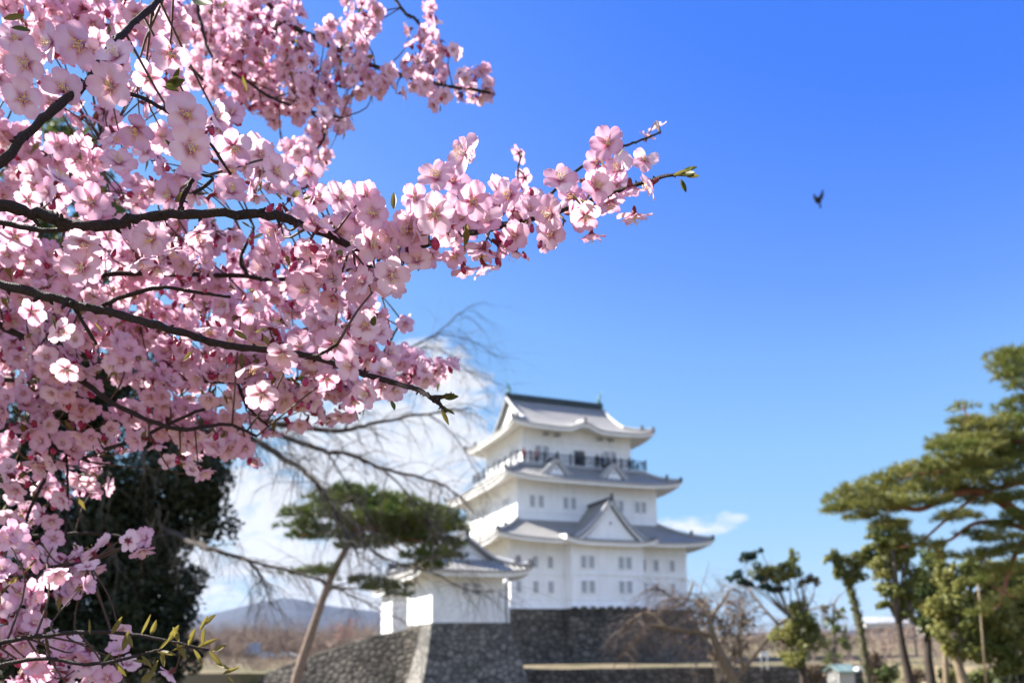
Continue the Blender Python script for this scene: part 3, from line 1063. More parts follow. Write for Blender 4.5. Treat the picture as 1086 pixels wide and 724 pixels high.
# ------------------------------------------------------------------ terrain
def sstep(a, b, x):
    t = min(1, max(0, (x - a) / (b - a)))
    return t * t * (3 - 2 * t)


def ground_z(x, y):
    z = -0.05
    moat = sstep(24, 30, y) * (1 - sstep(60.9, 61.0, y)) * sstep(-40, -30, x) * (1 - sstep(24, 27, x))
    z -= 4.5 * moat
    terr = sstep(60.9, 61.0, y) * (1 - sstep(100, 130, y)) * sstep(-22, -14, x) * (1 - sstep(34, 40, x))
    z += -0.2 * terr
    z += 6.0 * sstep(150, 420, y) * (0.6 + 0.4 * math.sin(x * 0.012 + 1))
    return z


xs = sorted(set([-6400, -3000, -1500, -800, -500, -300] + list(np.arange(-200, -60, 20)) + list(np.arange(-60, 62, 2.0)) + list(np.arange(80, 220, 20)) + [300, 500, 800, 1500, 3000, 6400]))
ys = sorted(set([-200, -60, -20] + list(np.arange(-10, 60, 2.0)) + [60.85, 60.9, 60.95, 61.0, 61.05, 62] + list(np.arange(64, 130, 4.0)) + list(np.arange(130, 460, 20)) + [600, 1000, 2000, 4000, 7500]))
m = MB()
m.grid([[(x, y, ground_z(x, y)) for x in xs] for y in ys], 'ground')
tag(m.build('ground', smooth=False), kind='structure')
# low retaining wall below the terrace strip
m = MB()
m.frustum([(16.5, 0.65, -4.7, 17.0, 60.25), (16.5, 0.35, -0.12, 17.0, 60.55)], 'stone_moat')
tag(m.build('retaining_wall'), 'long low dark stone retaining wall below the sunlit grass strip', 'wall')
# curved rough stone wall climbing to the turret
tops = [(225, 735), (270, 718), (300, 706), (345, 690), (385, 677), (428, 668), (446, 664)]
pts = [at(x, y, 62 - 4.5 * i / 6.0) for i, (x, y) in enumerate(tops)]
pts = smooth_path(pts, 5)
m = MB()
fr, bk = [], []
rows = [[], [], [], [], [], []]
for i, p in enumerate(pts):
    jz = 0.12 * mnoise.noise(p * 1.3)
    rows[0].append((p.x - 0.2, p.y - 1.6, -4.8))
    rows[1].append((p.x - 0.1, p.y - 0.75, (p.z - 4.8) * 0.5))
    rows[2].append((p.x, p.y, p.z + jz))
    rows[3].append((p.x, p.y + 0.9, p.z + jz + 0.1))
    rows[4].append((p.x, p.y + 3.5, p.z + 0.15))
    rows[5].append((p.x, p.y + 5.5, -0.3))
m.grid(rows[:4], 'stone_moat')
m.grid(rows[3:], 'ground')
tag(m.build('stone_wall'), 'rough rubble stone wall with a curved top rising to the turret', 'wall')
# mountains
m = MB()
rnd = random.Random(3)
ridge = [(-420, 678), (-200, 668), (60, 664), (160, 660), (215, 652), (255, 643), (285, 636), (310, 634), (345, 641), (400, 648), (470, 655), (560, 662), (700, 672), (900, 668), (1010, 664), (1100, 668), (1420, 676)]
MY = 5200
pr = smooth_path([at(x, y, MY) for x, y in ridge], 8)
rows = []
for k, (dy, f) in enumerate(((-1500, 0.0), (-1000, 0.30), (-550, 0.62), (-200, 0.88), (0, 1.0), (500, 0.8), (1500, 0.3))):
    row = []
    for p in pr:
        n_ = mnoise.fractal(Vector((p.x * 0.002, dy * 0.002, 4.0)), 1.0, 2.0, 5)
        row.append((p.x * (1 + dy / MY), p.y + dy, max(-5, p.z * f + (28 * n_ if 0 < f < 1 else 0))))
    rows.append(row)
m.grid(rows, 'mountain')
tag(m.build('mountain', smooth=True), kind='structure')
# the air: one even, pale box of haze round everything on the ground
hm = bpy.data.materials.new('haze')
hm.use_nodes = True
ht = NT(hm.node_tree)
hv = ht.n('ShaderNodeVolumePrincipled', {'Color': (0.42, 0.60, 1.0, 1), 'Density': 0.000019, 'Anisotropy': 0.2})
ht.t.links.new(hv.outputs[0], ht.n('ShaderNodeOutputMaterial').inputs['Volume'])
MATS['haze'] = hm
m = MB()
m.box((0, 3700, 200), (13600, 8200, 412), 'haze')
tag(m.build('haze'), kind='stuff')
#@@PART3


# ------------------------------------------------------------------ trees
def px_path(pts, Y, n=5, jit=0.0, dy=None):
    """limb through photograph points, all about Y metres away; dy bends it in depth"""
    out = []
    for i, q in enumerate(pts):
        y = q[2] if len(q) > 2 else Y + (dy * i / max(1, len(pts) - 1) if dy else 0)
        out.append(at(q[0], q[1], y))
    return smooth_path(out, n)


def mpp(Y):
    return Y / F_PX


def limb(name, parent, path, r0_, r1_, mat, n=7):
    m = MB()
    m.tube(path, lerp_list(r0_, r1_, len(path)), mat, n)
    return m.build(name, parent, smooth=True)


def tree_root(name, label, base_pt, cat='tree', group=None):
    o = thing(name, label, cat, (0, 0, 0), 0, group)
    o.location = base_pt
    return o


def under(root, *objs):
    """objects built in world coordinates become parts of a thing that stands at its base"""
    for o in objs:
        o.parent = root
        o.matrix_parent_inverse = Matrix.Translation(-Vector(root.location))


def px_clumps(lst, Y, rnd, depth=0.9, dj=0.25):
    cs, rs = [], []
    k = mpp(Y)
    for (x, y, rx, ry) in lst:
        p = at(x, y, Y)
        rr = max(rx, ry) * k
        p.y += rnd.uniform(-dj, dj) * rr
        cs.append(tuple(p))
        rs.append((rx * k, depth * 0.5 * (rx + ry) * k, ry * k))
    return cs, rs


def crown(lst, Y, rnd, leaf, mat, dens, depth=0.9, sub=5, up=0.3, split=True):
    """a crown as clumps within clumps, so that it has lumps, gaps and a broken outline"""
    cs, rs = px_clumps(lst, Y, rnd, depth)
    C2, R2, N = [], [], []
    for c, r in zip(cs, rs):
        for _ in range(sub):
            d = Vector((rnd.gauss(0, 1), rnd.gauss(0, 1), rnd.gauss(0, 1))).normalized() * rnd.uniform(0.25, 0.85)
            cc = (c[0] + d.x * r[0], c[1] + d.y * r[1], c[2] + d.z * r[2])
            f = rnd.uniform(0.32, 0.58)
            r2_ = (r[0] * f, r[1] * f, r[2] * f)
            C2.append(cc)
            R2.append(r2_)
            N.append(max(8, dens * (r2_[0] * r2_[2] + r2_[0] * r2_[1]) * 2 / (leaf * leaf)))
    m = MB()
    leaf_cards(m, C2, R2, N, leaf, mat, up=up)
    return m


def stems_to(m, root_pt, lst, Y, rnd, r, mat):
    """limbs from a fork to the middle of each clump"""
    for (x, y, rx, ry) in lst:
        e = at(x, y, Y)
        mid = root_pt.lerp(e, 0.5) + Vector((rnd.uniform(-.2, .2), rnd.uniform(-.2, .2), rnd.uniform(-.1, .3)))
        m.tube(smooth_path([root_pt, mid, e], 4), lerp_list(r, r * 0.3, 9), mat, 5)


# -- slanting pine before the turret
rnd = random.Random(11)
Y = 44.0
rt_ = at(308, 760, Y)
t = tree_root('pine_tree', 'leaning pine with flat green crown and bare pale trunk left of the turret', rt_)
tp = px_path([(308, 760), (314, 722), (322, 695), (333, 662), (350, 615), (366, 584), (384, 558)], Y, 5)
trunk = limb('trunk', None, tp, 0.29, 0.15, 'bark_pine', 9)
pads_px = [(335, 545, 34, 11), (322, 558, 24, 8), (352, 529, 28, 10), (385, 530, 36, 11), (420, 538, 40, 13), (455, 553, 38, 13), (480, 561, 18, 8),
           (395, 556, 42, 13), (355, 568, 30, 9), (430, 572, 40, 10), (455, 588, 26, 8), (385, 578, 26, 8), (410, 548, 44, 12), (440, 563, 36, 12), (472, 577, 22, 8), (452, 600, 22, 6), (480, 590, 13, 5), (318, 568, 16, 5), (462, 545, 24, 8), (372, 520, 24, 7)]
low_px = [(330, 607, 26, 5), (345, 603, 14, 5), (385, 615, 22, 6), (408, 622, 28, 7), (424, 630, 14, 6)]
k = mpp(Y)
m = MB()
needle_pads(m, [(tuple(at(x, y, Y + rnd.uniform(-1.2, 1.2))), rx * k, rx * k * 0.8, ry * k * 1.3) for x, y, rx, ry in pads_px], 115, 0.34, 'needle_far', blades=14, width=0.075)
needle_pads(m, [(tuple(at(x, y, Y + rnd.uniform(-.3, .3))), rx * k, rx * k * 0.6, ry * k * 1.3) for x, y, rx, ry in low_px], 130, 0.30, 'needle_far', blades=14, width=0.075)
cr_ = m.build('crown')
m = MB()
fork = tp[-1]
stems_to(m, fork, pads_px, Y, rnd, 0.10, 'bark_red')
stems_to(m, tp[-12], low_px, Y, rnd, 0.07, 'bark_grey')
br = m.build('branch', smooth=True)
under(t, trunk, cr_, br)

# -- red pine reaching in from the right
rnd = random.Random(12)
Y = 22.0
k = mpp(Y)
rt_ = at(1150, 790, Y)
rt_.z = -0.1
t = tree_root('pine_tree', 'big spreading red-barked pine entering from the right edge', rt_)
tp = px_path([(1150, 742), (1140, 660), (1122, 600), (1100, 562), (1108, 500), (1118, 440), (1105, 400)], Y, 5)
tp[0].z = -0.2
trunk = limb('trunk', None, tp, 0.36, 0.14, 'bark_red', 9)
limbs = [([(1104, 566), (1080, 545), (1053, 526), (1033, 520), (1004, 526), (975, 540), (940, 534), (905, 538)], 0.17, 0.04),
         ([(1112, 522), (1086, 511), (1057, 517), (1035, 505), (1005, 500), (965, 503)], 0.12, 0.03),
         ([(1104, 570), (1086, 560), (1062, 553), (1033, 555), (1008, 572), (985, 580)], 0.10, 0.03),
         ([(1106, 572), (1088, 570), (1072, 600), (1060, 640)], 0.10, 0.04),
         ([(1112, 480), (1080, 468), (1045, 462), (1010, 470), (990, 470)], 0.10, 0.03),
         ([(1045, 462), (1030, 448), (1022, 432)], 0.04, 0.015),
         ([(1116, 430), (1090, 415), (1070, 400), (1060, 385)], 0.07, 0.02),
         ([(1040, 522), (1010, 545), (975, 575), (955, 580)], 0.06, 0.02)]
bs = [limb('branch', None, px_path(p, Y, 5), a, b, 'bark_red', 7) for p, a, b in limbs]
pads_px = [(1076, 380, 26, 7), (1066, 377, 18, 6), (1085, 396, 24, 7), (1072, 398, 16, 6), (1082, 409, 14, 5), (1075, 430, 18, 6), (1083, 424, 14, 5),
           (1022, 432, 12, 6), (1018, 448, 14, 6), (1030, 446, 13, 5),
           (1008, 469, 26, 7), (1040, 456, 32, 8), (1075, 449, 28, 9), (1058, 468, 34, 9), (1028, 476, 28, 7), (1088, 466, 24, 8), (998, 474, 14, 5),
           (950, 505, 22, 7), (975, 497, 24, 8), (1005, 498, 30, 9), (1040, 497, 32, 9), (1072, 494, 30, 10), (990, 510, 26, 8), (1025, 510, 26, 8), (1080, 508, 22, 7), (1060, 482, 30, 8),
           (893, 529, 18, 6), (908, 521, 20, 7), (930, 514, 24, 8), (948, 522, 24, 8), (905, 538, 24, 7), (932, 535, 26, 8), (958, 533, 22, 7), (975, 520, 24, 8), (1000, 516, 18, 6), (885, 541, 14, 4), (915, 548, 18, 5),
           (1015, 548, 22, 5), (1060, 570, 24, 6), (1040, 590, 20, 6), (1072, 604, 24, 7), (985, 578, 16, 4), (960, 572, 16, 5), (1030, 566, 14, 4), (1065, 585, 20, 6), (1078, 545, 14, 5), (1000, 590, 14, 4), (1078, 630, 18, 7), (1050, 615, 16, 5), (940, 555, 16, 5), (1056, 640, 16, 6), (1040, 650, 13, 4), (1025, 522, 26, 7), (1050, 530, 26, 7), (1078, 528, 24, 8), (990, 532, 22, 6), (1070, 556, 22, 6), (1086, 580, 20, 7), (945, 540, 20, 7), (920, 530, 22, 7), (1012, 486, 26, 8), (1050, 484, 28, 8), (1084, 482, 22, 9), (1080, 440, 16, 6), (1072, 388, 18, 7)]
m = MB()
needle_pads(m, [(tuple(at(x, y, Y + rnd.uniform(-.8, .8))), rx * k * 1.05, rx * k * 0.9, ry * k * 1.35) for x, y, rx, ry in pads_px], 380, 0.20, 'needle', blades=13, width=0.055)
for x, y, rx, ry in pads_px:
    e = at(x, y + 3, Y)
    best = min((q for p, a, b in limbs for q in px_path(p, Y, 3)), key=lambda q: (q - e).length)
    m.tube([best, best.lerp(e, .5) + Vector((0, 0, -.05)), e], [0.03, 0.022, 0.012], 'bark_red', 5)
cr_ = m.build('crown')
under(t, trunk, cr_, *bs)

# -- dark evergreen masses at the left
rnd = random.Random(13)
Y = 20.0
t = tree_root('evergreen_tree', 'huge dark evergreen tree behind the cherry blossoms at the left', at(110, 760, Y))
big = [(110, 400, 70, 50), (60, 430, 90, 70), (180, 470, 66, 40), (210, 500, 40, 40), (195, 540, 50, 45), (150, 520, 80, 60), (150, 580, 70, 50), (80, 560, 90, 80), (175, 610, 40, 45),
       (165, 655, 46, 45), (100, 650, 100, 70), (185, 690, 30, 40), (60, 710, 80, 40), (20, 520, 60, 80), (20, 640, 60, 80), (130, 700, 70, 50), (215, 520, 34, 36), (226, 500, 22, 30)]
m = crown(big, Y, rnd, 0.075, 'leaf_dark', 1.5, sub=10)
cr_ = m.build('crown')
trunk = limb('trunk', None, px_path([(112, 770), (112, 690), (118, 600), (110, 500), (100, 400)], Y + 0.5, 5), 0.45, 0.14, 'bark_dark', 9)
m = MB()
stems_to(m, at(112, 600, Y + .3), big, Y, rnd, 0.12, 'bark_dark')
br = m.build('branch', smooth=True)
under(t, trunk, cr_, br)
Y = 27.0
t = tree_root('evergreen_tree', 'grey-green evergreen crown showing through gaps high in the blossoms', at(50, 760, Y))
hi = [(92, 165, 36, 42), (62, 205, 60, 46), (20, 215, 50, 46), (112, 215, 30, 40), (70, 150, 26, 30), (60, 300, 80, 60), (20, 330, 60, 60), (120, 270, 34, 44), (50, 250, 60, 40)]
m = crown(hi, Y, rnd, 0.13, 'leaf_mid', 0.9, sub=9)
cr_ = m.build('crown')
trunk = limb('trunk', None, px_path([(52, 770), (50, 600), (48, 400), (60, 220)], Y + 0.5, 5), 0.5, 0.12, 'bark_grey', 9)
m = MB()
stems_to(m, at(48, 420, Y + .3), hi, Y, rnd, 0.12, 'bark_grey')
br = m.build('branch', smooth=True)
under(t, trunk, cr_, br)

# -- bare weeping tree whose limbs arch across the cloud
rnd = random.Random(14)
Y = 16.0
k = mpp(Y)
t = tree_root('bare_tree', 'leafless weeping tree with long dark limbs arching across the cloud', at(150, 770, Y + 2))
trunk = limb('trunk', None, px_path([(140, 770, 24.5), (140, 650, 24.5), (148, 560, 24), (165, 490, 22.5), (190, 455, 19.5), (215, 448, Y)], Y, 5), 0.26, 0.12, 'bark_dark', 9)
limbs = [([(180, 470, 20.0), (230, 456), (272, 468), (300, 486), (325, 501), (345, 525), (362, 556), (380, 590)], .095, .02),
         ([(215, 448), (271, 445), (315, 453), (365, 456), (398, 448), (453, 438), (500, 432)], .085, .012),
         ([(271, 446), (293, 459), (343, 478), (370, 481), (404, 496), (453, 508), (478, 519), (500, 540)], .065, .012),
         ([(165, 555, 20.0), (200, 573, 17.5), (220, 581), (262, 594), (274, 608), (281, 622), (290, 645)], .07, .012),
         ([(255, 592), (315, 607), (345, 618), (390, 640), (430, 660)], .035, .008),
         ([(365, 456), (390, 415), (421, 380), (468, 349), (501, 322)], .028, .006),
         ([(440, 366), (466, 355), (499, 361), (528, 380)], .014, .005),
         ([(421, 380), (456, 368), (483, 382), (524, 420)], .018, .005),
         ([(400, 400), (440, 392), (479, 390), (532, 407)], .018, .005),
         ([(362, 556), (411, 593), (456, 605), (496, 625), (523, 626), (545, 640)], .03, .006),
         ([(345, 478), (372, 520), (395, 560), (405, 600)], .022, .006),
         ([(404, 496), (440, 530), (470, 570), (500, 600)], .022, .005),
         ([(453, 438), (480, 460), (505, 500), (520, 530)], .014, .004)]
bs, sp = [], MB()
for p, a, b in limbs:
    path = px_path(p, Y, 6, dy=rnd.uniform(-1.5, 1.5))
    path = [q + Vector((rnd.gauss(0, .012), rnd.gauss(0, .03), rnd.gauss(0, .012))) for q in path]
    bs.append(limb('branch', None, path, a, b, 'bark_dark', 6))
    N = len(path)
    for i in range(3, N):
        for _ in range(rnd.choice((1, 2, 2))):
            d = (path[i] - path[i - 1]).normalized()
            side = Vector((rnd.uniform(-1, 1), rnd.uniform(-1, 1), rnd.uniform(-0.9, 0.9)))
            L = rnd.uniform(0.5, 1.5)
            twig_spray(sp, path[i], d * 0.7 + side, L, max(.0038, min(.011, (a + (b - a) * i / N) * .5)), 'bark_grey', rnd, 2 if L > 0.8 else 1, 0.9, 4, 0.22)
for (x, y) in [(185, 480), (148, 480), (108, 505), (75, 530), (160, 560), (170, 555), (110, 580)]:
    for _ in range(3):
        twig_spray(sp, at(x + rnd.uniform(-10, 10), y + rnd.uniform(-25, 0), Y + .6), (rnd.uniform(-.3, .3), 0, -1), rnd.uniform(.8, 1.7), .010, 'bark_grey', rnd, 1, 1.2, 4, 0.5)
cr_ = sp.build('crown')
under(t, trunk, cr_, *bs)

# -- sunlit bare cherry on the right of the keep
rnd = random.Random(15)
Y = 50.0
t = tree_root('bare_tree', 'sunlit leafless tree with tan forked trunk in front of the keep base', at(777, 760, Y))
trunk = limb('trunk', None, px_path([(780, 765), (778, 724), (768, 700), (757, 675), (752, 655)], Y, 5), .42, .15, 'bark_tan', 8)
limbs = [([(757, 675), (745, 671), (709, 666), (690, 664), (675, 678), (661, 692)], .22, .03), ([(752, 655), (746, 644), (732, 636), (714, 634), (698, 640)], .12, .02), ([(752, 655), (740, 650), (722, 640), (705, 628), (695, 622)], .08, .015), ([(754, 660), (750, 640), (742, 622)], .09, .02),
         ([(752, 655), (765, 640), (775, 625), (790, 628)], .16, .02), ([(763, 698), (747, 687), (736, 687), (715, 680)], .14, .03),
         ([(778, 722), (799, 696), (813, 678), (826, 662), (840, 653), (862, 645), (885, 640)], .19, .03), ([(788, 708), (785, 687), (785, 660), (790, 640)], .14, .03),
         ([(826, 662), (806, 640), (795, 622), (800, 612)], .1, .02), ([(709, 666), (690, 650), (672, 655), (655, 672)], .1, .02), ([(735, 618), (725, 640), (700, 646), (680, 660)], .08, .02),
         ([(840, 653), (860, 668), (880, 690)], .06, .02)]
bs, sp = [], MB()
for p, a, b in limbs:
    path = px_path(p, Y, 5, dy=rnd.uniform(-2, 2))
    bs.append(limb('branch', None, path, a, b, 'bark_tan', 6))
    for i in range(2, len(path)):
        for _ in range(2):
            side = Vector((rnd.uniform(-1, .6), rnd.uniform(-1, 1), rnd.uniform(-.7, .8)))
            twig_spray(sp, path[i], (path[i] - path[i - 1]).normalized() * .5 + side, rnd.uniform(1.2, 2.6), .028, 'twig_tan', rnd, 2, 1.0, 4, .25)
cr_ = sp.build('crown')
under(t, trunk, cr_, *bs)

# -- brown-leaved round shrub behind it
rnd = random.Random(16)
Y = 58.0
t = tree_root('shrub', 'dense rusty brown shrub behind the sunlit bare tree', at(765, 740, Y), 'shrub')
lst = [(745, 650, 16, 18), (765, 655, 20, 20), (785, 660, 16, 18), (760, 675, 26, 20), (785, 680, 18, 16), (740, 640, 10, 12), (775, 695, 26, 18), (775, 640, 12, 12)]
cr_ = crown(lst, Y, rnd, 0.15, 'leaf_bush', .5, sub=7).build('crown')
st = MB()
stems_to(st, at(765, 735, Y), lst, Y, rnd, .08, 'bark_grey')
under(t, cr_, st.build('trunk'))

# -- cloud-pruned tree
rnd = random.Random(17)
Y = 42.0
t = tree_root('pruned_tree', 'tree pruned into separate dark and olive leaf puffs on thin stems', at(852, 760, Y))
trunk = limb('trunk', None, px_path([(855, 765), (852, 715), (848, 690), (846, 672)], Y, 5), .22, .14, 'bark_dark', 7)
teal = [(792, 591, 10, 6), (807, 584, 4, 3), (781, 610, 10, 7), (789, 615, 9, 6), (822, 624, 15, 6), (806, 614, 6, 6), (799, 588, 5, 5), (795, 619, 6, 4)]
oliv = [(812, 606, 14, 12), (822, 608, 14, 11), (833, 600, 9, 8), (841, 590, 7, 13), (842, 606, 10, 9), (836, 612, 8, 7)]
brow = [(857, 612, 7, 7), (864, 616, 6, 6), (850, 620, 6, 6)]
lowc = [(846, 660, 26, 16), (838, 675, 22, 18), (855, 680, 22, 20), (846, 645, 16, 10), (840, 695, 20, 14), (864, 662, 12, 12)]
parts = [trunk]
for lst, mt, d_ in ((teal, 'leaf_teal', .8), (oliv, 'leaf_olive', .7), (brow, 'leaf_brown', .5), (lowc, 'leaf_olive', .5)):
    parts.append(crown(lst, Y, rnd, .10, mt, d_ * 3.2, sub=7).build('crown'))
m = MB()
f1, f2 = at(838, 655, Y), at(852, 650, Y)
m.tube([at(846, 672, Y), f1], [.10, .08], 'bark_grey', 5)
m.tube([at(846, 672, Y), f2], [.10, .08], 'bark_grey', 5)
stems_to(m, f1, teal + oliv[:3], Y, rnd, .05, 'bark_grey')
stems_to(m, f2, oliv[3:] + brow, Y, rnd, .05, 'bark_grey')
parts.append(m.build('branch'))
under(t, *parts)

# -- thin grey-green conifer beside it
rnd = random.Random(18)
Y = 60.0
t = tree_root('conifer', 'thin pale grey-green conifer left of the ivy-clad trunk', at(886, 750, Y))
lst = [(880, 655, 9, 8), (893, 650, 8, 8), (886, 668, 12, 9), (878, 680, 12, 8), (895, 682, 12, 9), (886, 700, 14, 10), (873, 645, 6, 6)]
cr_ = crown(lst, Y, rnd, .2, 'leaf_mid', .8, sub=6).build('crown')
under(t, cr_, limb('trunk', None, px_path([(886, 750), (885, 700), (884, 650), (886, 635)], Y, 3), .2, .05, 'bark_grey', 6))

# -- pollarded trunk clad in ivy
rnd = random.Random(19)
Y = 35.0
t = tree_root('ivy_tree', 'crooked pollarded trunk wrapped in ivy with a tufted top', at(925, 760, Y))
pth = px_path([(926, 765), (921, 724), (916, 690), (910, 655), (902, 625), (893, 604), (885, 588)], Y, 5)
trunk = limb('trunk', None, pth, .18, .10, 'bark_grey', 9)
f1 = limb('branch', None, px_path([(901, 622), (906, 606), (914, 598), (928, 592)], Y, 5), .14, .04, 'bark_grey', 6)
m = MB()
for i, p in enumerate(pth):
    leaf_cards(m, [tuple(p)], [(.22, .22, .28)], [70], .06, 'leaf_mid', up=.2, shell=.7)
iv = m.build('ivy')
tops_ = [(887, 595, 6, 8), (893, 603, 8, 8), (903, 604, 10, 9), (910, 597, 12, 8), (922, 592, 13, 7), (932, 590, 9, 7), (900, 614, 9, 7), (884, 588, 6, 7), (889, 607, 9, 8), (915, 590, 13, 8), (926, 584, 13, 8), (908, 612, 10, 8), (936, 582, 10, 7), (897, 592, 8, 7), (878, 592, 6, 5)]
cr_ = crown(tops_, Y, rnd, .075, 'leaf_olive', 2.4, sub=7).build('crown')
under(t, trunk, f1, iv, cr_)

# -- broadleaf evergreens under the big pine
specs = [(20, 32.0, 'tall slim olive-leaved tree, leftmost of the trees under the big pine',
          [(950, 590, 20, 18), (943, 606, 18, 14), (956, 622, 16, 14), (966, 606, 12, 15), (948, 570, 20, 10), (937, 580, 14, 8), (955, 640, 12, 10), (936, 641, 10, 5), (963, 585, 12, 12), (940, 560, 18, 10), (930, 570, 16, 8), (957, 556, 16, 9), (966, 632, 12, 10), (944, 626, 17, 11), (935, 595, 14, 10), (960, 648, 12, 9)],
          [(968, 765), (965, 724), (957, 685), (951, 645), (948, 610)], .22, 'leaf_olive'),
         (21, 34.0, 'dark-trunked olive tree between the slim tree and the widest crown',
          [(994, 585, 9, 16), (985, 600, 16, 18), (988, 622, 20, 20), (975, 640, 20, 18), (978, 658, 14, 12), (996, 645, 14, 18), (1000, 620, 14, 16), (990, 668, 14, 10), (972, 622, 12, 12)],
          [(990, 765), (988, 724), (984, 690), (986, 650), (990, 610)], .24, 'leaf_mid'),
         (22, 30.0, 'broad yellowish-olive tree with the widest crown, low at the right edge',
          [(1012, 640, 24, 22), (1018, 618, 22, 18), (1035, 610, 18, 16), (1015, 664, 24, 20), (1035, 645, 26, 26), (1028, 680, 28, 18), (1055, 628, 24, 20), (1062, 660, 26, 24), (1080, 640, 24, 28), (1060, 690, 26, 14), (1018, 694, 12, 8), (1082, 685, 20, 20), (1042, 668, 24, 20), (1075, 604, 24, 16), (1050, 604, 18, 14), (1028, 598, 14, 12), (1086, 620, 20, 18), (1000, 606, 12, 12), (1084, 660, 20, 22), (1008, 682, 14, 12), (1044, 694, 20, 12), (1074, 704, 22, 12), (1056, 676, 22, 18), (1030, 655, 24, 18), (1070, 622, 22, 16)],
          [(1026, 765), (1022, 724), (1016, 700), (1020, 660), (1030, 625)], .24, 'leaf_olive')]
for seed, Y, lab, lst, tr, r_, mt in specs:
    rnd = random.Random(seed)
    t = tree_root('broadleaf_tree', lab, at(tr[0][0], tr[0][1], Y), group='broadleaf trees under the big pine')
    pth = px_path(tr, Y, 5)
    trunk = limb('trunk', None, pth, r_, .08, 'bark_dark' if seed < 22 else 'bark_tan', 8)
    cr_ = crown(lst, Y, rnd, .085, mt, 2.0, sub=9).build('crown')
    m = MB()
    stems_to(m, pth[-8], lst, Y, rnd, .07, 'bark_grey')
    under(t, trunk, cr_, m.build('branch'))
for (x0_, x1_, yb) in ((1052, 1044, 690), (1078, 1082, 690), (1002, 1004, 680)):
    Y = 37.0
    t = tree_root('broadleaf_tree', {1052: 'leaning bare lower trunk below the wide olive crown', 1078: 'dark trunk nearest the right edge under the olive crown', 1002: 'slim pale trunk just right of the dark-trunked tree'}[x0_], at(x1_, 760, Y))
    rnd = random.Random(x0_)
    trunk = limb('trunk', None, px_path([(x1_ + 2, 765), (x1_, 724), (x0_, yb), (x0_ + 2, yb - 30)], Y, 4), .17, .09, 'bark_tan', 7)
    cr_ = crown([(x0_, yb - 32, 18, 14), (x0_ + 8, yb - 20, 14, 10)], Y, rnd, .09, 'leaf_mid', .5, sub=7).build('crown')
    under(t, trunk, cr_)

for i, (x, y, w_, h_, Y, mt, lab) in enumerate(((940, 712, 14, 9, 40, 'leaf_mid', 'low green shrub at the foot of the slim olive-leaved tree'), (972, 716, 16, 9, 38, 'leaf_bush', 'low brown shrub between the slim tree and the dark trunk'),
                                                (1006, 714, 16, 10, 40, 'leaf_olive', 'low olive shrub between dark trunk and broad crown'), (1040, 716, 18, 10, 36, 'leaf_mid', 'low green shrub at the foot of the thin wooden pole'),
                                                (1076, 714, 18, 12, 35, 'leaf_dark', 'low dark shrub at the right edge beneath the olive crown'), (862, 712, 14, 10, 46, 'leaf_bush', 'low brown shrub between the pruned tree and the white hut'),
                                                (926, 700, 12, 12, 44, 'leaf_bush', 'brown shrub close behind the ivy-clad trunk'))):
    rnd = random.Random(60 + i)
    t = tree_root('shrub', lab, at(x, 724, Y), 'shrub', 'low shrubs along the garden edge')
    lst = [(x - w_ * .4, y, w_ * .6, h_ * .8), (x + w_ * .4, y + 2, w_ * .6, h_ * .8), (x, y - 2, w_ * .6, h_), (x, y + 6, w_, h_ * .7), (x, y + 14, w_ * 1.1, h_)]
    cr_ = crown(lst, Y, rnd, .08, mt, 1.3, sub=6).build('crown')
    st = MB()
    stems_to(st, at(x, 735, Y), lst, Y, rnd, .04, 'bark_grey')
    under(t, cr_, st.build('trunk'))
# -- pinkish shrub on the wall, far woods
rnd = random.Random(31)
t = tree_root('shrub', 'pinkish red shrub behind the curved rubble wall', at(362, 690, 75), 'shrub')
lst = [(358, 666, 10, 7), (368, 668, 9, 8), (374, 660, 8, 5), (362, 674, 10, 6)]
cr_ = crown(lst, 75, rnd, .12, 'red_leaf', .12, sub=5).build('crown')
st = MB()
stems_to(st, at(362, 690, 75), lst, 75, rnd, .06, 'twig_tan')
under(t, cr_, st.build('trunk'))
m = MB()
for i in range(540):
    if i > 330:
        px_, Y = rnd.uniform(190, 400), rnd.uniform(160, 230)
    elif i % 2:
        px_, Y = rnd.uniform(150, 450), rnd.uniform(105, 260)
    else:
        px_, Y = rnd.uniform(770, 1110), rnd.uniform(90, 260)
    p = at(px_, 690, Y)
    p.z = ground_z(p.x, p.y)
    h_ = rnd.uniform(3.0, 6.5) + (1.5 if Y > 180 else 0) + (2 if i > 330 else 0)
    m.tube([p, p + Vector((rnd.uniform(-.3, .3), 0, h_ * .4))], [.13, .07], 'twig_brown', 4)
    for _ in range(8):
        q = p + Vector((0, 0, h_ * rnd.uniform(.05, .45)))
        twig_spray(m, q, (rnd.uniform(-1, 1), rnd.uniform(-1, 1), rnd.uniform(.2, 1.3)), h_ * rnd.uniform(.4, .65), .09 if i > 330 else .06, 'twig_brown', rnd, 2, .2, 5 if i > 330 else 4, .25)
for i in range(150):
    px_, Y = (rnd.uniform(190, 330), rnd.uniform(66, 125)) if i % 3 else (rnd.uniform(850, 1100), rnd.uniform(52, 110))
    p = at(px_, 690, Y)
    p.z = ground_z(p.x, p.y)
    for _ in range(5):
        twig_spray(m, p + Vector((rnd.uniform(-.4, .4), rnd.uniform(-.4, .4), 0)), (rnd.uniform(-1, 1), rnd.uniform(-1, 1), rnd.uniform(.3, 1.2)), rnd.uniform(.7, 1.7), .022, 'twig_brown', rnd, 2, .2, 4, .3)
tag(m.build('bare_wood'), 'far brown leafless wood', None, None, 'stuff')
#@@PART4


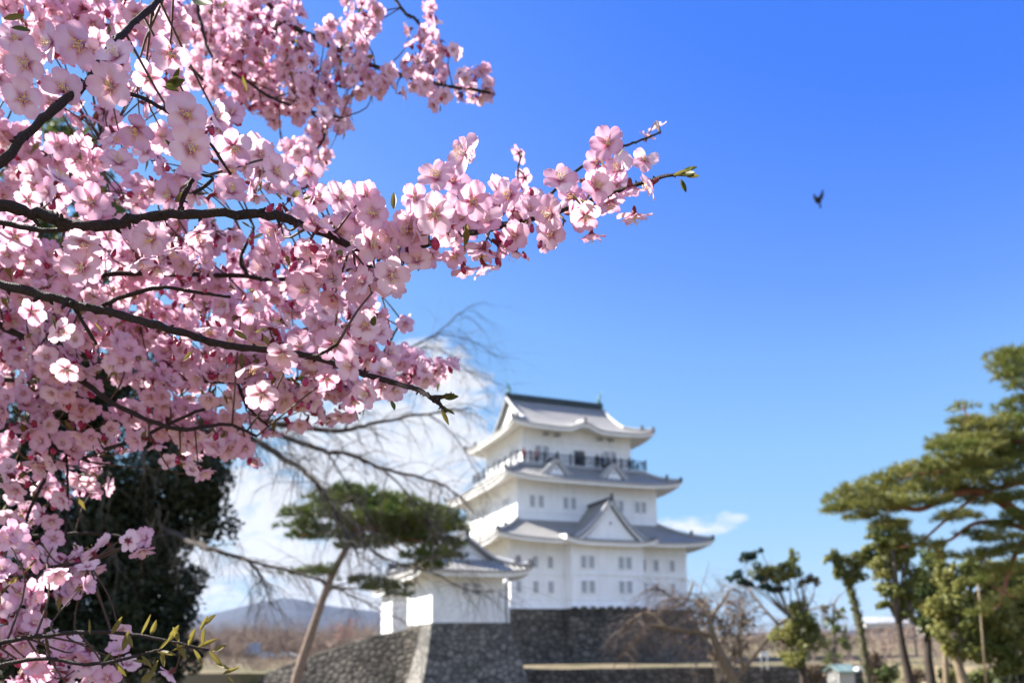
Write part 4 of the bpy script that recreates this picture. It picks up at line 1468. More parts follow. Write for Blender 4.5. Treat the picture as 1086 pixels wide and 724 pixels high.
# ------------------------------------------------------------------ small things of the place
def person(name, label, loc, rz, coat, trousers, hood=False):
    t = thing(name, label, 'person', loc, rz, 'visitors on the castle balcony')
    me = bpy.data.meshes.new('body')
    J = [(0, 0, .95), (0, 0, 1.2), (0, 0, 1.42), (0, -.01, 1.52), (0, -.02, 1.64), (0, -.02, 1.74), (.19, 0, 1.40), (.25, -.02, 1.12), (.22, -.2, .98), (-.19, 0, 1.40), (-.25, -.02, 1.12), (-.22, -.2, .98),
         (.10, 0, .90), (.11, -.02, .50), (.11, .02, .07), (.11, -.14, .04), (-.10, 0, .90), (-.11, -.02, .50), (-.11, .02, .07), (-.11, -.14, .04)]
    E_ = [(0, 1), (1, 2), (2, 3), (3, 4), (4, 5), (2, 6), (6, 7), (7, 8), (2, 9), (9, 10), (10, 11), (0, 12), (12, 13), (13, 14), (14, 15), (0, 16), (16, 17), (17, 18), (18, 19)]
    rad = [.14, .13, .14, .055, .10, .08, .065, .045, .035, .065, .045, .035, .085, .06, .04, .035, .085, .06, .04, .035]
    me.from_pydata(J, E_, [])
    me.materials.append(MATS['skin'])
    o = link('body', me, t)
    md = o.modifiers.new('skin', 'SKIN')
    for i, sv in enumerate(me.skin_vertices[0].data):
        sv.radius = (rad[i], rad[i])
        sv.use_root = i == 0
    o.modifiers.new('sub', 'SUBSURF').levels = 1
    m = MB()
    m.tube([(0, 0, .78), (0, 0, .95), (0, 0, 1.2), (0, 0, 1.4), (0, 0, 1.5)], [.20, .19, .175, .19, .08], coat, 12)
    for s_ in (-1, 1):
        m.tube([(s_ * .13, 0, 1.43), (s_ * .20, 0, 1.38), (s_ * .265, -.02, 1.12), (s_ * .225, -.19, .99)], [.09, .085, .07, .055], coat, 8)
    m.build('coat', t, True)
    m = MB()
    for s_ in (-1, 1):
        m.tube([(s_ * .09, 0, .95), (s_ * .11, -.02, .5), (s_ * .11, .02, .08)], [.115, .085, .065], trousers, 8)
    m.build('trousers', t, True)
    m = MB()
    m.ball((0, .015, 1.70), .118, 'hair', 10, 7, (.95, 1.02, 1.05))
    m.build('hair', t, True)
    return t


def on_balcony(x, y):
    q = Matrix.Rotation(YAW, 4, 'Z') @ Vector((x, y, ZF - 0.02))
    return Vector((5.847, 100.0, KB)) + q


for x, y, rz, co, tr, lab in ((-7.4, -6.6, .3, 'cloth_red', 'cloth_dark', 'person in rust-red coat at the left corner of the castle balcony'),
                              (-5.8, -6.7, -.2, 'cloth_pink', 'cloth_dark', 'person in pale pink top leaning by the balcony rail'),
                              (0.3, -6.75, .1, 'cloth_dark', 'cloth_dark', 'person in black before the balcony door opening'),
                              (2.3, -6.6, -.3, 'cloth_dark', 'cloth_blue', 'person in dark coat and blue trousers, left of a close pair'),
                              (2.95, -6.6, .4, 'cloth_blue', 'cloth_dark', 'person in navy coat, right of a close pair on the balcony'),
                              (7.0, -6.3, .7, 'cloth_dark', 'cloth_dark', 'person in dark clothes at the right end of the balcony')):
    person('person', lab, on_balcony(x, y), YAW + rz, co, tr)

# soaring bird
bp = at(867, 213, 60)
m = MB()
K = mpp(60)
body = [(-.30, 0, -.02), (-.22, 0, 0), (-.05, 0, .01), (.12, 0, .0), (.22, 0, .02), (.29, 0, .0)]
m.tube(body, [.05, .06, .085, .075, .05, .01], 'bird', 8)
for s_ in (-1, 1):
    ws = [(0, .16, -.14), (.22, .20, -.13), (.42, .19, -.12), (.60, .08, -.14), (.72, -.06, -.16)]
    up_, dn_ = [], []
    for a, f, b in ws:
        zz = .10 * math.sin(a * 2.2)
        up_.append([(f, s_ * a, zz + .018), ((f + b) / 2, s_ * a, zz + .03), (b, s_ * a, zz + .012)])
        dn_.append([(f, s_ * a, zz), ((f + b) / 2, s_ * a, zz), (b, s_ * a, zz)])
    m.grid(up_, 'bird')
    m.grid(dn_, 'bird')
m.grid([[(-.26, -.05, .0), (-.26, .05, .0)], [(-.50, -.14, -.03), (-.50, .14, -.03)]], 'bird')
m.grid([[(-.26, -.05, .02), (-.26, .05, .02)], [(-.50, -.14, -.015), (-.50, .14, -.015)]], 'bird')
bo = m.build('bird', None, True)
bo.location = bp
ax_, wy_ = Vector((.58, .81, -.10)).normalized(), Vector((.22, .0, .97))
wz_ = ax_.cross(wy_).normalized()
bo.rotation_euler = Matrix((ax_, wz_.cross(ax_), wz_)).transposed().to_euler()
bo.scale = (1.7, 1.0, 3.0)
tag(bo, 'small dark bird of prey soaring in the empty blue sky', 'bird')


# small shed, sign, pole, houses
def hut(name, label, cat, loc, rz, w, d, h, rh, wall_, roof_, win=True, over=0.3, group=None, gable_=True):
    t = thing(name, label, cat, loc, rz, group)
    m = MB()
    m.frustum([(w / 2, d / 2, 0), (w / 2, d / 2, h)], wall_)
    if gable_:
        m.add([(-w / 2, -d / 2, h), (-w / 2, d / 2, h), (-w / 2, 0, h + rh)], [(0, 1, 2)], wall_)
        m.add([(w / 2, -d / 2, h), (w / 2, d / 2, h), (w / 2, 0, h + rh)], [(0, 2, 1)], wall_)
    m.build('wall', t)
    m = MB()
    a, b = w / 2 + over, d / 2 + over
    k_ = rh * over / (d / 2)
    for s_ in (-1, 1):
        q = [(-a, s_ * b, h - k_), (a, s_ * b, h - k_), (a, 0, h + rh), (-a, 0, h + rh)]
        q2 = [(x, y, z + .12) for x, y, z in q]
        m.add(q + q2, [(0, 1, 2, 3), (7, 6, 5, 4), (0, 4, 5, 1), (1, 5, 6, 2), (3, 7, 4, 0)], roof_)
    m.build('roof', t)
    if win:
        for i in range(max(1, int(w / 2.6))):
            xx = -w / 2 + w * (i + .5) / max(1, int(w / 2.6))
            m = MB()
            m.box((xx, -d / 2 - .03, h * .55), (w * .2, .06, h * .35), 'metal_grey')
            f = m.build('window', t)
            m = MB()
            m.box((xx, -d / 2 - .065, h * .55), (w * .17, .02, h * .29), 'glass_dark')
            m.build('pane', f)
    return t


p = at(892, 724, 48)
p.z = ground_z(p.x, p.y)
sh = hut('shed', 'small white hut with pale green roof beside the ivy-clad trunk', 'hut', p, .35, 1.15, 1.0, p.z * -1 + at(892, 711, 48).z, .28, 'wall_cream', 'roof_green', False, .18)
m = MB()
m.box((.12, -.515, .55), (.5, .03, .75), 'glass_dark')
m.build('door', sh)
p = at(812, 724, 55)
p.z = -.2
sg = thing('notice_board', 'small white board on short posts behind the sunlit bare tree', 'sign', p, .1)
zt = at(812, 693, 55).z - p.z
m = MB()
m.box((0, 0, zt), (.62, .05, .36), 'lamp_white')
m.build('panel', sg)
for s_ in (-1, 1):
    m = MB()
    m.box((s_ * .22, .04, (zt + .1) / 2), (.06, .06, zt + .1), 'metal_grey')
    m.build('post', sg)
p = at(912, 730, 47)
p.z = -.05
ps = thing('stone_pillar', 'short pale stone pillar between hut and ivy-clad trunk', 'pillar', p, .2)
m = MB()
hh = at(912, 706, 47).z - p.z
m.frustum([(.2, .2, 0), (.16, .16, hh * .85)], 'lamp_white')
m.build('shaft', ps)
m = MB()
m.frustum([(.2, .2, hh * .85 + .002), (.05, .05, hh)], 'ridge_light')
m.build('cap', ps)
p0, p1 = at(1047, 735, 26), at(1037, 617, 26)
m = MB()
m.tube([p0, (p0 + p1) / 2, p1], [.036, .032, .026], 'bark_tan', 8)
tag(m.build('wooden_pole', smooth=True), 'thin pale brown wooden pole leaning in front of the olive crown', 'pole')
for i, (px_, py_, Y, w_, h_, wl, rf, lab) in enumerate(((268, 712, 125, 1.5, 2.2, 'wall_tan', 'roof_grey', 'narrow tan far hut, leftmost of the things below the mountain'),
                                                        (945, 676, 300, 20, 6.0, 'wall_cream', 'roof_grey', 'wide pale far house left of the slim olive tree trunk'),
                                                        (976, 672, 320, 17, 6.0, 'wall_tan', 'roof_grey', 'tan far house between two tree trunks at the right'),
                                                        (1000, 678, 280, 14, 5.0, 'wall_cream', 'roof_blue', 'white far house with bluish roof at the right'))):
    p = at(px_, py_, Y)
    p.z = ground_z(p.x, p.y) - .3
    hut('house', lab, 'house', p, random.uniform(-.3, .3), w_, w_ * .6, h_, h_ * .4, wl, rf, True, .4, 'far houses beyond the trees')


def car(label, loc, rz, paint):
    t = thing('parked_car', label, 'car', loc, rz, 'cars parked far below the mountain')
    prof_ = [(-2.1, .35), (-2.12, .75), (-1.95, .92), (-1.45, .98), (-.95, 1.42), (.35, 1.46), (1.0, .98), (1.85, .86), (2.1, .68), (2.1, .35)]
    m = MB()
    n = len(prof_)
    vs = [(x, -.84 + (.12 if z > 1.2 else 0), z) for x, z in prof_] + [(x, .84 - (.12 if z > 1.2 else 0), z) for x, z in prof_]
    m.add(vs, [tuple(range(n)), tuple(range(2 * n - 1, n - 1, -1))] + [(i, i + n, (i + 1) % n + n, (i + 1) % n) for i in range(n)], paint)
    m.build('body', t)
    for sy in (-1, 1):
        m = MB()
        q = [(-1.3, sy * .80, 1.0), (.88, sy * .82, 1.0), (.32, sy * .735, 1.38), (-.9, sy * .735, 1.36)]
        m.add([(x, y + sy * .012, z) for x, y, z in q], [(0, 1, 2, 3)], 'glass_dark')
        m.build('window', t)
        for x in (-1.35, 1.3):
            m = MB()
            m.tube([(x, sy * .70, .32), (x, sy * .87, .32)], .32, 'cloth_dark', 14)
            w_ = m.build('wheel', t)
            m = MB()
            m.tube([(x, sy * .86, .32), (x, sy * .885, .32)], .19, 'metal_grey', 10)
            m.build('rim', w_)
    return t


for px_, Y, rz, pt, lab in ((284, 148, .15, 'roof_blue', 'pale blue car parked far off below the mountain'), (304, 152, -.1, 'wall_cream', 'white car parked far off beside the leaning pine trunk')):
    p = at(px_, 700, Y)
    p.z = ground_z(p.x, p.y)
    car(lab, p, rz, pt)
#@@PART5


# ------------------------------------------------------------------ the flowering cherry
crng = random.Random(42)


def petal_grid(Rf, c0, nu, nv, rnd):
    """one petal lying along +x: points [i][j] and tone (u, g, v)"""
    rip = [rnd.uniform(-1, 1) for _ in range(4)]
    P, T = [], []
    for i in range(nu):
        u = i / (nu - 1)
        hw = Rf * 0.405 * math.sqrt(1 - ((u - .62) / .632) ** 2) * math.sqrt(1 - (max(0.0, u - .70) / .36) ** 2.4)
        rowp, rowt = [], []
        for j in range(nv):
            v = -1 + 2 * j / (nv - 1)
            notch = 1 - (0.10 * math.exp(-(v / .20) ** 2) + 0.07 * v * v) * u ** 5
            s_ = Rf * (0.05 + 0.95 * u) * notch
            an = c0 * (1 - .45 * u)
            x, z = s_ * math.cos(an), s_ * math.sin(an)
            y = hw * v
            z += Rf * (.10 * v * v * u + .07 * u * v + .050 * (rip[0] * math.sin(3 * v + rip[1] * 3) + rip[2] * math.sin(6 * v + rip[3] * 3 + 3 * u)) * u)
            rowp.append((x, y, z))
            rowt.append((u, v))
        P.append(rowp)
        T.append(rowt)
    return P, T


def flower_geo(Rf, c0, nu, nv, ns, rnd, calyx=True, fil_w=.018):
    """returns V, faces, mats, tone of a whole flower, axis +z, size Rf"""
    V, Fc, Mt, Tn = [], [], [], []
    g = rnd.random()
    drop = rnd.random() < .12
    for k in range(5):
        if drop and k == 2:
            continue
        P, T = petal_grid(Rf * rnd.uniform(.93, 1.05), c0 + rnd.uniform(-.22, .22), nu, nv, rnd)
        gp = g + rnd.uniform(-.15, .15)
        a = 2 * PI * k / 5 + rnd.uniform(-.10, .10)
        ca, sa = math.cos(a), math.sin(a)
        b = len(V)
        for i in range(nu):
            for j in range(nv):
                x, y, z = P[i][j]
                V.append((x * ca - y * sa, x * sa + y * ca, z))
                Tn.append((T[i][j][0], gp, T[i][j][1] * .5 + .5))
        for i in range(nu - 1):
            for j in range(nv - 1):
                Fc.append((b + i * nv + j, b + i * nv + j + 1, b + (i + 1) * nv + j + 1, b + (i + 1) * nv + j))
                Mt.append(0)
    S = []
    for k in range(ns):
        a = rnd.uniform(0, 2 * PI)
        th = rnd.uniform(.05, .75) + max(0, .25 - c0) * .4
        L = Rf * rnd.uniform(.35, .62)
        d = Vector((math.sin(th) * math.cos(a), math.sin(th) * math.sin(a), math.cos(th)))
        S.append((d, L))
    SV, SF, SM = [], [], []
    for d, L in S:
        q = d.orthogonal().normalized() * Rf * fil_w
        q2 = d.cross(q)
        e = d * L
        b = len(SV)
        SV += [tuple(q), tuple(-q * .5 + q2 * .8), tuple(-q * .5 - q2 * .8), tuple(e)]
        SF += [(b, b + 1, b + 3), (b + 1, b + 2, b + 3), (b + 2, b, b + 3)]
        SM += [1, 1, 1]
        b = len(SV)
        h_ = Rf * .038
        for dx, dy, dz in ((h_, 0, 0), (-h_, 0, 0), (0, h_, 0), (0, -h_, 0), (0, 0, h_), (0, 0, -h_)):
            SV.append((e.x + dx, e.y + dy, e.z + dz))
        for a_, b_ in ((0, 2), (2, 1), (1, 3), (3, 0)):
            SF += [(b + a_, b + b_, b + 4), (b + b_, b + a_, b + 5)]
            SM += [2, 2]
    CV, CF, CM = [], [], []
    if calyx:
        n = 7
        rr = [(.14, .03), (.13, -.10), (.11, -.30), (.05, -.42)]
        for r_, z in rr:
            for k in range(n):
                a = 2 * PI * k / n
                CV.append((Rf * r_ * math.cos(a), Rf * r_ * math.sin(a), Rf * z))
        for i in range(3):
            for k in range(n):
                CF.append((i * n + k, (i + 1) * n + k, (i + 1) * n + (k + 1) % n, i * n + (k + 1) % n))
                CM.append(3)
        for k in range(5):
            a = 2 * PI * (k + .5) / 5
            ca, sa = math.cos(a), math.sin(a)
            b = len(CV)
            for x, y, z in ((.10, -.07, .0), (.10, .07, .0), (.42, 0, .06 + .8 * .42 * math.sin(c0) - .06)):
                CV.append((Rf * (x * ca - y * sa), Rf * (x * sa + y * ca), Rf * (z - .03)))
            CF.append((b, b + 1, b + 2))
            CM.append(3)
    return (V, Fc, Mt, Tn), (SV, SF, SM), (CV, CF, CM)


FM = ['petal', 'filament', 'anther', 'calyx', 'pedicel', 'bud', 'leaf_young']


def mesh_from(name, V, Fc, Mt, Tn=None, mats=FM, smooth=True):
    me = bpy.data.meshes.new(name)
    me.from_pydata([tuple(v) for v in V], [], [tuple(f) for f in Fc])
    used = sorted(set(Mt))
    for u in used:
        me.materials.append(MATS[mats[u]])
    me.polygons.foreach_set('material_index', [used.index(k) for k in Mt])
    me.polygons.foreach_set('use_smooth', [smooth] * len(Fc))
    if Tn is not None:
        ca = me.color_attributes.new('tone', 'FLOAT_COLOR', 'POINT')
        ca.data.foreach_set('color', np.array([(a, b, c, 1) for a, b, c in Tn], dtype=np.float32).ravel())
    me.update()
    return me


def frame(n, roll):
    n = Vector(n).normalized()
    q = n.to_track_quat('Z', 'Y').to_matrix()
    return q @ Matrix.Rotation(roll, 3, 'Z')


TRUNK = Vector((-1.75, 1.25, 0))
tree = thing('cherry_tree', 'blooming pink cherry tree whose branches fill the upper left', 'tree', (TRUNK.x, TRUNK.y, -.05))
trunk = limb('trunk', None, smooth_path([(TRUNK.x, TRUNK.y, -.1), (TRUNK.x + .03, TRUNK.y, .5), (TRUNK.x - .03, TRUNK.y + .05, 1.2), (TRUNK.x + .05, TRUNK.y - .02, 2.0), (TRUNK.x + .1, TRUNK.y + .1, 3.0)], 5), .14, .07, 'bark_cherry', 12)
under(tree, trunk)
NEAR, PATHS = [], []


def cbranch(pts, w0, w1, mat='bark_cherry', to_trunk=None, near=False, n=6, name='branch', knob=True):
    """pts: (px, py, distance); w0, w1 thickness in photograph pixels at either end"""
    P3 = [at(*p) for p in pts]
    path = smooth_path(P3, n)
    N = len(path)
    rad = [0.5 * (w0 + (w1 - w0) * i / (N - 1)) * (path[i].y / F_PX) for i in range(N)]
    if to_trunk is not None:
        st = Vector((TRUNK.x + .03, TRUNK.y, to_trunk))
        pre = smooth_path([st, st.lerp(path[0], .55) + Vector((0, -.02, .10)), path[0]], 6)[:-1]
        path = pre + path
        rad = lerp_list(min(.045, rad[0] * 2.6), rad[0], len(pre)) + rad
    path2, rad2 = [], []
    for i, (p, r_) in enumerate(zip(path, rad)):
        path2.append(p + Vector((crng.gauss(0, .10), crng.gauss(0, .10), crng.gauss(0, .10))) * r_ * 2)
        rad2.append(r_ * crng.uniform(.9, 1.14))
    m = MB()
    m.tube(path2, rad2, mat, 9)
    if knob:
        for i in range(2, len(path2) - 1):
            if crng.random() < .5:
                d = Vector((crng.uniform(-1, 1), crng.uniform(-1, 1), crng.uniform(-1, 1))).normalized()
                r_ = rad2[i]
                m.tube([path2[i], path2[i] + d * r_ * 1.5, path2[i] + d * r_ * 2.2], [r_ * .5, r_ * .42, r_ * .18], mat, 6)
    o = m.build(name, None, True)
    under(tree, o)
    PATHS.extend(path2)
    if near:
        NEAR.extend(path2[-N:])
    return path2


# in-focus branches
cbranch([(-25, 213, .60), (20, 222, .61), (60, 234, .62), (95, 240, .62), (130, 236, .63), (180, 227, .63), (250, 226, .63), (300, 231, .64), (335, 243, .66), (370, 260, .67), (400, 270, .685), (430, 266, .69), (470, 254, .69), (520, 243, .685), (580, 228, .68), (640, 208, .67), (690, 191, .65), (712, 186, .635), (736, 185, .63)], 13, 3, to_trunk=1.95, near=True)
cbranch([(-25, 232, .64), (20, 240, .635), (55, 245, .63), (80, 240, .625)], 6, 6, to_trunk=1.9, near=True)
cbranch([(-25, 296, .63), (0, 301, .63), (50, 314, .63), (90, 325, .63), (130, 334, .63), (190, 352, .63), (240, 366, .65), (290, 372, .67), (330, 378, .68), (380, 394, .68), (410, 404, .67), (440, 412, .645), (455, 420, .63), (470, 421, .63), (482, 419, .63)], 11, 4, to_trunk=1.75, near=True)
cbranch([(455, 420, .63), (466, 428, .63), (474, 436, .63)], 5, 4, near=True)
cbranch([(108, 324, .63), (130, 315, .635), (168, 305, .64), (210, 310, .65), (245, 315, .66)], 5, 3, near=True)
cbranch([(75, 320, .63), (90, 345, .64), (102, 365, .65)], 5, 3, near=True)
cbranch([(330, 378, .63), (345, 373, .62), (358, 365, .62)], 4, 3, near=True)
cbranch([(-30, 195, .56), (0, 172, .56), (30, 142, .57), (62, 112, .58), (90, 90, .60), (118, 50, .62), (140, 27, .64), (165, 4, .66), (185, -25, .68)], 10, 6, to_trunk=2.1, near=True)
cbranch([(90, 90, .60), (140, 100, .60), (180, 120, .60), (220, 150, .60), (245, 185, .61)], 5, 3, near=True)
cbranch([(205, 190, .63), (196, 205, .63), (190, 226, .63)], 5, 5, near=True)
cbranch([(213, 185, .63), (226, 190, .63), (205, 205, .63)], 3, 4, near=True)
# softer branches behind
cbranch([(-40, 45, 1.1), (40, 25, 1.1), (98, 12, 1.12), (130, 26, 1.15), (160, 38, 1.15), (190, 60, 1.15), (215, 85, 1.15)], 9, 4, to_trunk=2.7)
cbranch([(130, -30, 1.4), (200, -20, 1.4), (270, -6, 1.38), (300, 22, 1.38), (330, 38, 1.38), (375, 62, 1.38), (420, 78, 1.38), (450, 86, 1.38), (480, 92, 1.38), (520, 98, 1.38)], 7, 3, to_trunk=3.0)
cbranch([(395, -40, 1.5), (418, -2, 1.5), (430, 14, 1.5), (442, 22, 1.5), (452, 40, 1.5)], 4, 3)
cbranch([(205, -20, 1.3), (212, 20, 1.3), (225, 60, 1.3), (260, 85, 1.3), (290, 105, 1.3), (330, 118, 1.3), (362, 125, 1.3)], 4, 2.5, to_trunk=2.9)
cbranch([(300, 22, 1.38), (290, 35, 1.38), (280, 48, 1.38)], 3, 2)
cbranch([(330, 118, 1.3), (345, 140, 1.3), (330, 165, 1.3), (310, 180, 1.3)], 3, 2)
cbranch([(-30, 330, .95), (40, 366, .95), (75, 395, .95), (110, 421, .95), (145, 440, .95), (190, 455, .95), (240, 450, .95), (272, 462, .95)], 8, 3, to_trunk=1.6)
cbranch([(-30, 445, 1.05), (10, 452, 1.05), (55, 472, 1.05), (95, 490, 1.05)], 8, 4, to_trunk=1.5)
cbranch([(55, 472, 1.05), (46, 510, 1.05), (30, 545, 1.05), (22, 590, 1.05)], 4, 3)
cbranch([(70, 480, 1.05), (72, 520, 1.05), (70, 570, 1.05), (80, 600, 1.05)], 3, 2)
cbranch([(110, 476, 1.0), (140, 467, 1.0), (200, 440, 1.0), (240, 428, 1.0)], 4, 3)
cbranch([(-30, 270, 1.0), (60, 290, 1.0), (140, 290, 1.02), (240, 292, 1.0), (300, 296, 1.0), (350, 290, 1.0), (395, 282, 1.0)], 6, 4, to_trunk=1.85)
cbranch([(262, 292, 1.0), (255, 275, 1.0), (262, 258, 1.0), (270, 240, 1.0)], 5, 3)
cbranch([(240, 380, 1.0), (252, 405, 1.0), (262, 430, 1.0), (285, 452, 1.0)], 4, 3)
cbranch([(-30, 400, 1.2), (60, 405, 1.2), (150, 400, 1.2), (240, 405, 1.2), (330, 400, 1.2), (400, 392, 1.2), (460, 388, 1.2)], 6, 3, to_trunk=1.7)
cbranch([(395, 392, 1.2), (412, 365, 1.2), (420, 350, 1.2), (428, 342, 1.2)], 2.5, 2)
cbranch([(-30, 690, .80), (0, 681, .80), (60, 672, .80), (130, 671, .80), (180, 680, .80), (222, 689, .80)], 6, 2.5, to_trunk=1.0)
cbranch([(-30, 712, .78), (40, 698, .78), (90, 704, .78), (125, 700, .78), (155, 692, .78), (172, 688, .78)], 5, 2.5, to_trunk=.9)
cbranch([(-30, 600, .95), (20, 612, .95), (60, 600, .95), (95, 598, .95)], 5, 3, to_trunk=1.2)
cbranch([(-30, 575, 1.1), (60, 566, 1.1), (110, 566, 1.1), (150, 574, 1.1)], 4, 2.5, to_trunk=1.3)
cbranch([(-30, 140, 1.0), (30, 160, 1.0), (70, 170, 1.0), (110, 155, 1.0)], 6, 3, to_trunk=2.3)
cbranch([(645, 158, .9), (665, 154, .9), (684, 147, .9), (700, 141, .9)], 3, 2)
cbranch([(520, 238, .8), (560, 230, .88), (600, 190, .9), (645, 158, .9)], 3.5, 3)
cbranch([(530, 232, .95), (548, 200, .98), (549, 180, 1.0), (553, 165, 1.0)], 3, 2)

# templates
frnd = random.Random(5)
HI = [flower_geo(1.0, c, 9, 9, 26, frnd) for c in (.18, .28, .40, .52, .70, .24, .46, .15)]
HI_M = [(mesh_from('blossom', *a), mesh_from('stamens', *b), mesh_from('calyx', *c)) for a, b, c in HI]
MID = []
for c in (.15, .3, .45, .65, .85, 1.1, .25, .55):
    a, b, cc = flower_geo(1.0, c, 5, 5, 11, frnd, True, .022)
    V = a[0] + b[0] + cc[0]
    o1, o2 = len(a[0]), len(a[0]) + len(b[0])
    Fq = a[1] + [tuple(i + o1 for i in f) for f in b[1]] + [tuple(i + o2 for i in f) for f in cc[1]]
    MID.append((np.array(V), Fq, a[2] + b[2] + cc[2], a[3] + [(0.5, 0, .5)] * (len(V) - len(a[3]))))


def bud_geo():
    m = MB()
    prof_ = [(0, -.9, .10), (0, -.6, .30), (0, -.45, .33), (0, -.2, .42), (0, .2, .52), (0, .6, .46), (0, .9, .26), (0, 1.05, .05)]
    m.tube([(0, 0, b) for a, b, c in prof_[:4]], [c for a, b, c in prof_[:4]], 'calyx', 8)
    m.tube([(.01 * i, 0, b) for i, (a, b, c) in enumerate(prof_[3:])], [c for a, b, c in prof_[3:]], 'bud', 8)
    return m


BUD = bud_geo().mesh('bud', True)


def leaf_geo(L, Wd, fold, mat):
    m = MB()
    P = []
    for i in range(7):
        u = i / 6
        hw = Wd * math.sin(PI * (u * .93 + .03)) ** .8 * (1 - .25 * u)
        z = .25 * L * u * u
        P.append([(L * u, -hw, z + fold * hw), (L * u, -hw * .5, z + fold * hw * .4), (L * u, 0, z), (L * u, hw * .5, z + fold * hw * .4), (L * u, hw, z + fold * hw)])
    m.grid(P, mat)
    return m


LEAVES = [leaf_geo(1, .17, .7, 'leaf_young').mesh('young_leaf', True), leaf_geo(1, .21, .9, 'leaf_green').mesh('young_leaf', True), leaf_geo(1, .13, 1.1, 'leaf_young').mesh('young_leaf', True)]


def put(me, name, loc, rot3, sc, parent=None):
    """a part of the cherry tree placed in world coordinates"""
    o = bpy.data.objects.new(name, me)
    COL.objects.link(o)
    o.parent = tree
    M = rot3.to_4x4()
    M = Matrix.Translation(Vector(loc) - Vector(tree.location)) @ M @ Matrix.Scale(sc, 4)
    o.matrix_local = M
    return o


def sub(me, name, parent):
    o = bpy.data.objects.new(name, me)
    COL.objects.link(o)
    o.parent = parent
    return o


def nearest(p, paths):
    return min(paths, key=lambda q: (q - p).length_squared)


def stalk(mb, p0, p1, r_, mat='pedicel', sag=.12):
    L = (p1 - p0).length
    a = p0.lerp(p1, .35) - Vector((0, 0, L * sag))
    b = p0.lerp(p1, .7) - Vector((0, 0, L * sag * .6))
    mb.tube(smooth_path([p0, a, b, p1], 2), r_, mat, 5, cap=False)


# the near blossoms, one by one: column, row, apparent width
NEARF = [(29, 68, 50), (85, 48, 55), (125, 61, 50), (181, 57, 48), (118, 92, 55), (68, 96, 50), (157, 83, 40), (24, 105, 45), (144, 136, 46), (120, 140, 36), (197, 122, 52), (201, 158, 52), (229, 125, 40),
         (247, 155, 45), (243, 180, 40), (126, 174, 42), (181, 208, 42), (98, 215, 44), (61, 190, 40), (29, 212, 30), (245, 205, 42), (291, 183, 42), (328, 184, 36), (266, 195, 35), (332, 236, 42), (360, 210, 42), (390, 225, 42),
         (361, 247, 38), (88, 256, 46), (162, 253, 44), (210, 247, 38), (55, 45, 44), (17, 44, 40), (10, 12, 40), (40, 14, 36), (493, 164, 50), (463, 190, 46), (461, 227, 50), (500, 214, 46), (541, 207, 40), (518, 236, 40),
         (594, 192, 45), (585, 227, 44), (644, 153, 42), (633, 174, 36), (657, 181, 42), (633, 199, 42), (620, 229, 40), (684, 170, 34), (692, 194, 40), (673, 227, 42), (627, 247, 36), (493, 284, 34), (513, 264, 40),
         (430, 242, 42), (397, 227, 42), (393, 258, 44), (369, 210, 38), (415, 292, 44), (380, 304, 40), (456, 269, 32), (482, 270, 34), (528, 220, 36), (581, 255, 34), (647, 214, 36), (88, 284, 45), (35, 273, 40), (147, 275, 40), (184, 264, 36),
         (324, 306, 40), (354, 314, 36), (291, 347, 36), (299, 374, 38), (264, 386, 40), (277, 417, 40), (354, 365, 44), (387, 347, 38), (372, 387, 38), (391, 417, 38), (358, 421, 32), (265, 328, 34), (15, 250, 36), (114, 252, 36),
         (166, 283, 36), (203, 317, 34), (221, 346, 32), (70, 391, 32), (33, 330, 34), (63, 350, 34), (405, 395, 34), (418, 412, 32), (375, 425, 30), (607, 210, 36), (570, 243, 32), (440, 210, 34), (340, 212, 34), (412, 262, 34), (436, 272, 30), (480, 250, 34), (550, 240, 32)]
NEARF += [(300, 385, 34), (335, 388, 34), (318, 368, 34), (345, 400, 32), (245, 362, 34), (405, 410, 30)]
NEARF = [q for i, q in enumerate(NEARF) if i not in (33, 34, 66, 93, 99, 101, 79, 96)][:100]
cam_p = EYE
for i, (x, y, s_) in enumerate(NEARF):
    d0 = 28.9 / s_
    d = min(.68, max(.54, .612 + (d0 - .63) * .40 + crng.uniform(-.014, .014)))
    p = at(x, y, d)
    Rf = .5 * s_ * d / F_PX * .98
    b = nearest(p, NEAR)
    toc = (cam_p - p).normalized()
    outw = (p - b)
    outw = outw - toc * outw.dot(toc)
    outw = outw.normalized() if outw.length > 1e-6 else Vector((0, 0, 1))
    side = crng.random() < .22
    n = toc * (.25 if side else .95) + outw * (.9 if side else .45) + Vector((crng.gauss(0, .3), crng.gauss(0, .2), crng.gauss(-.05, .3)))
    fm = frame(n, crng.uniform(0, 6.28))
    pm, sm, cm = HI_M[crng.randrange(len(HI_M))]
    o = put(pm, 'blossom', p, fm, Rf)
    sub(sm, 'stamens', o)
    sub(cm, 'calyx', o)
    e = p - Vector(n).normalized() * Rf * .42
    root = b
    if (root - e).length > .045:
        root = e + (b - e) * (.045 / (b - e).length)
    m = MB()
    stalk(m, e, root, .0007)
    if (b - root).length > .004:
        m.tube([root, root.lerp(b, .5) + Vector((crng.gauss(0, .001), 0, crng.gauss(0, .001))), b], [.0008, .0009, .0011], 'twig_cherry', 6)
    so = m.build('pedicel', None, True)
    so.parent = o
    so.matrix_parent_inverse = (Matrix.Translation(tree.location) @ o.matrix_local).inverted()

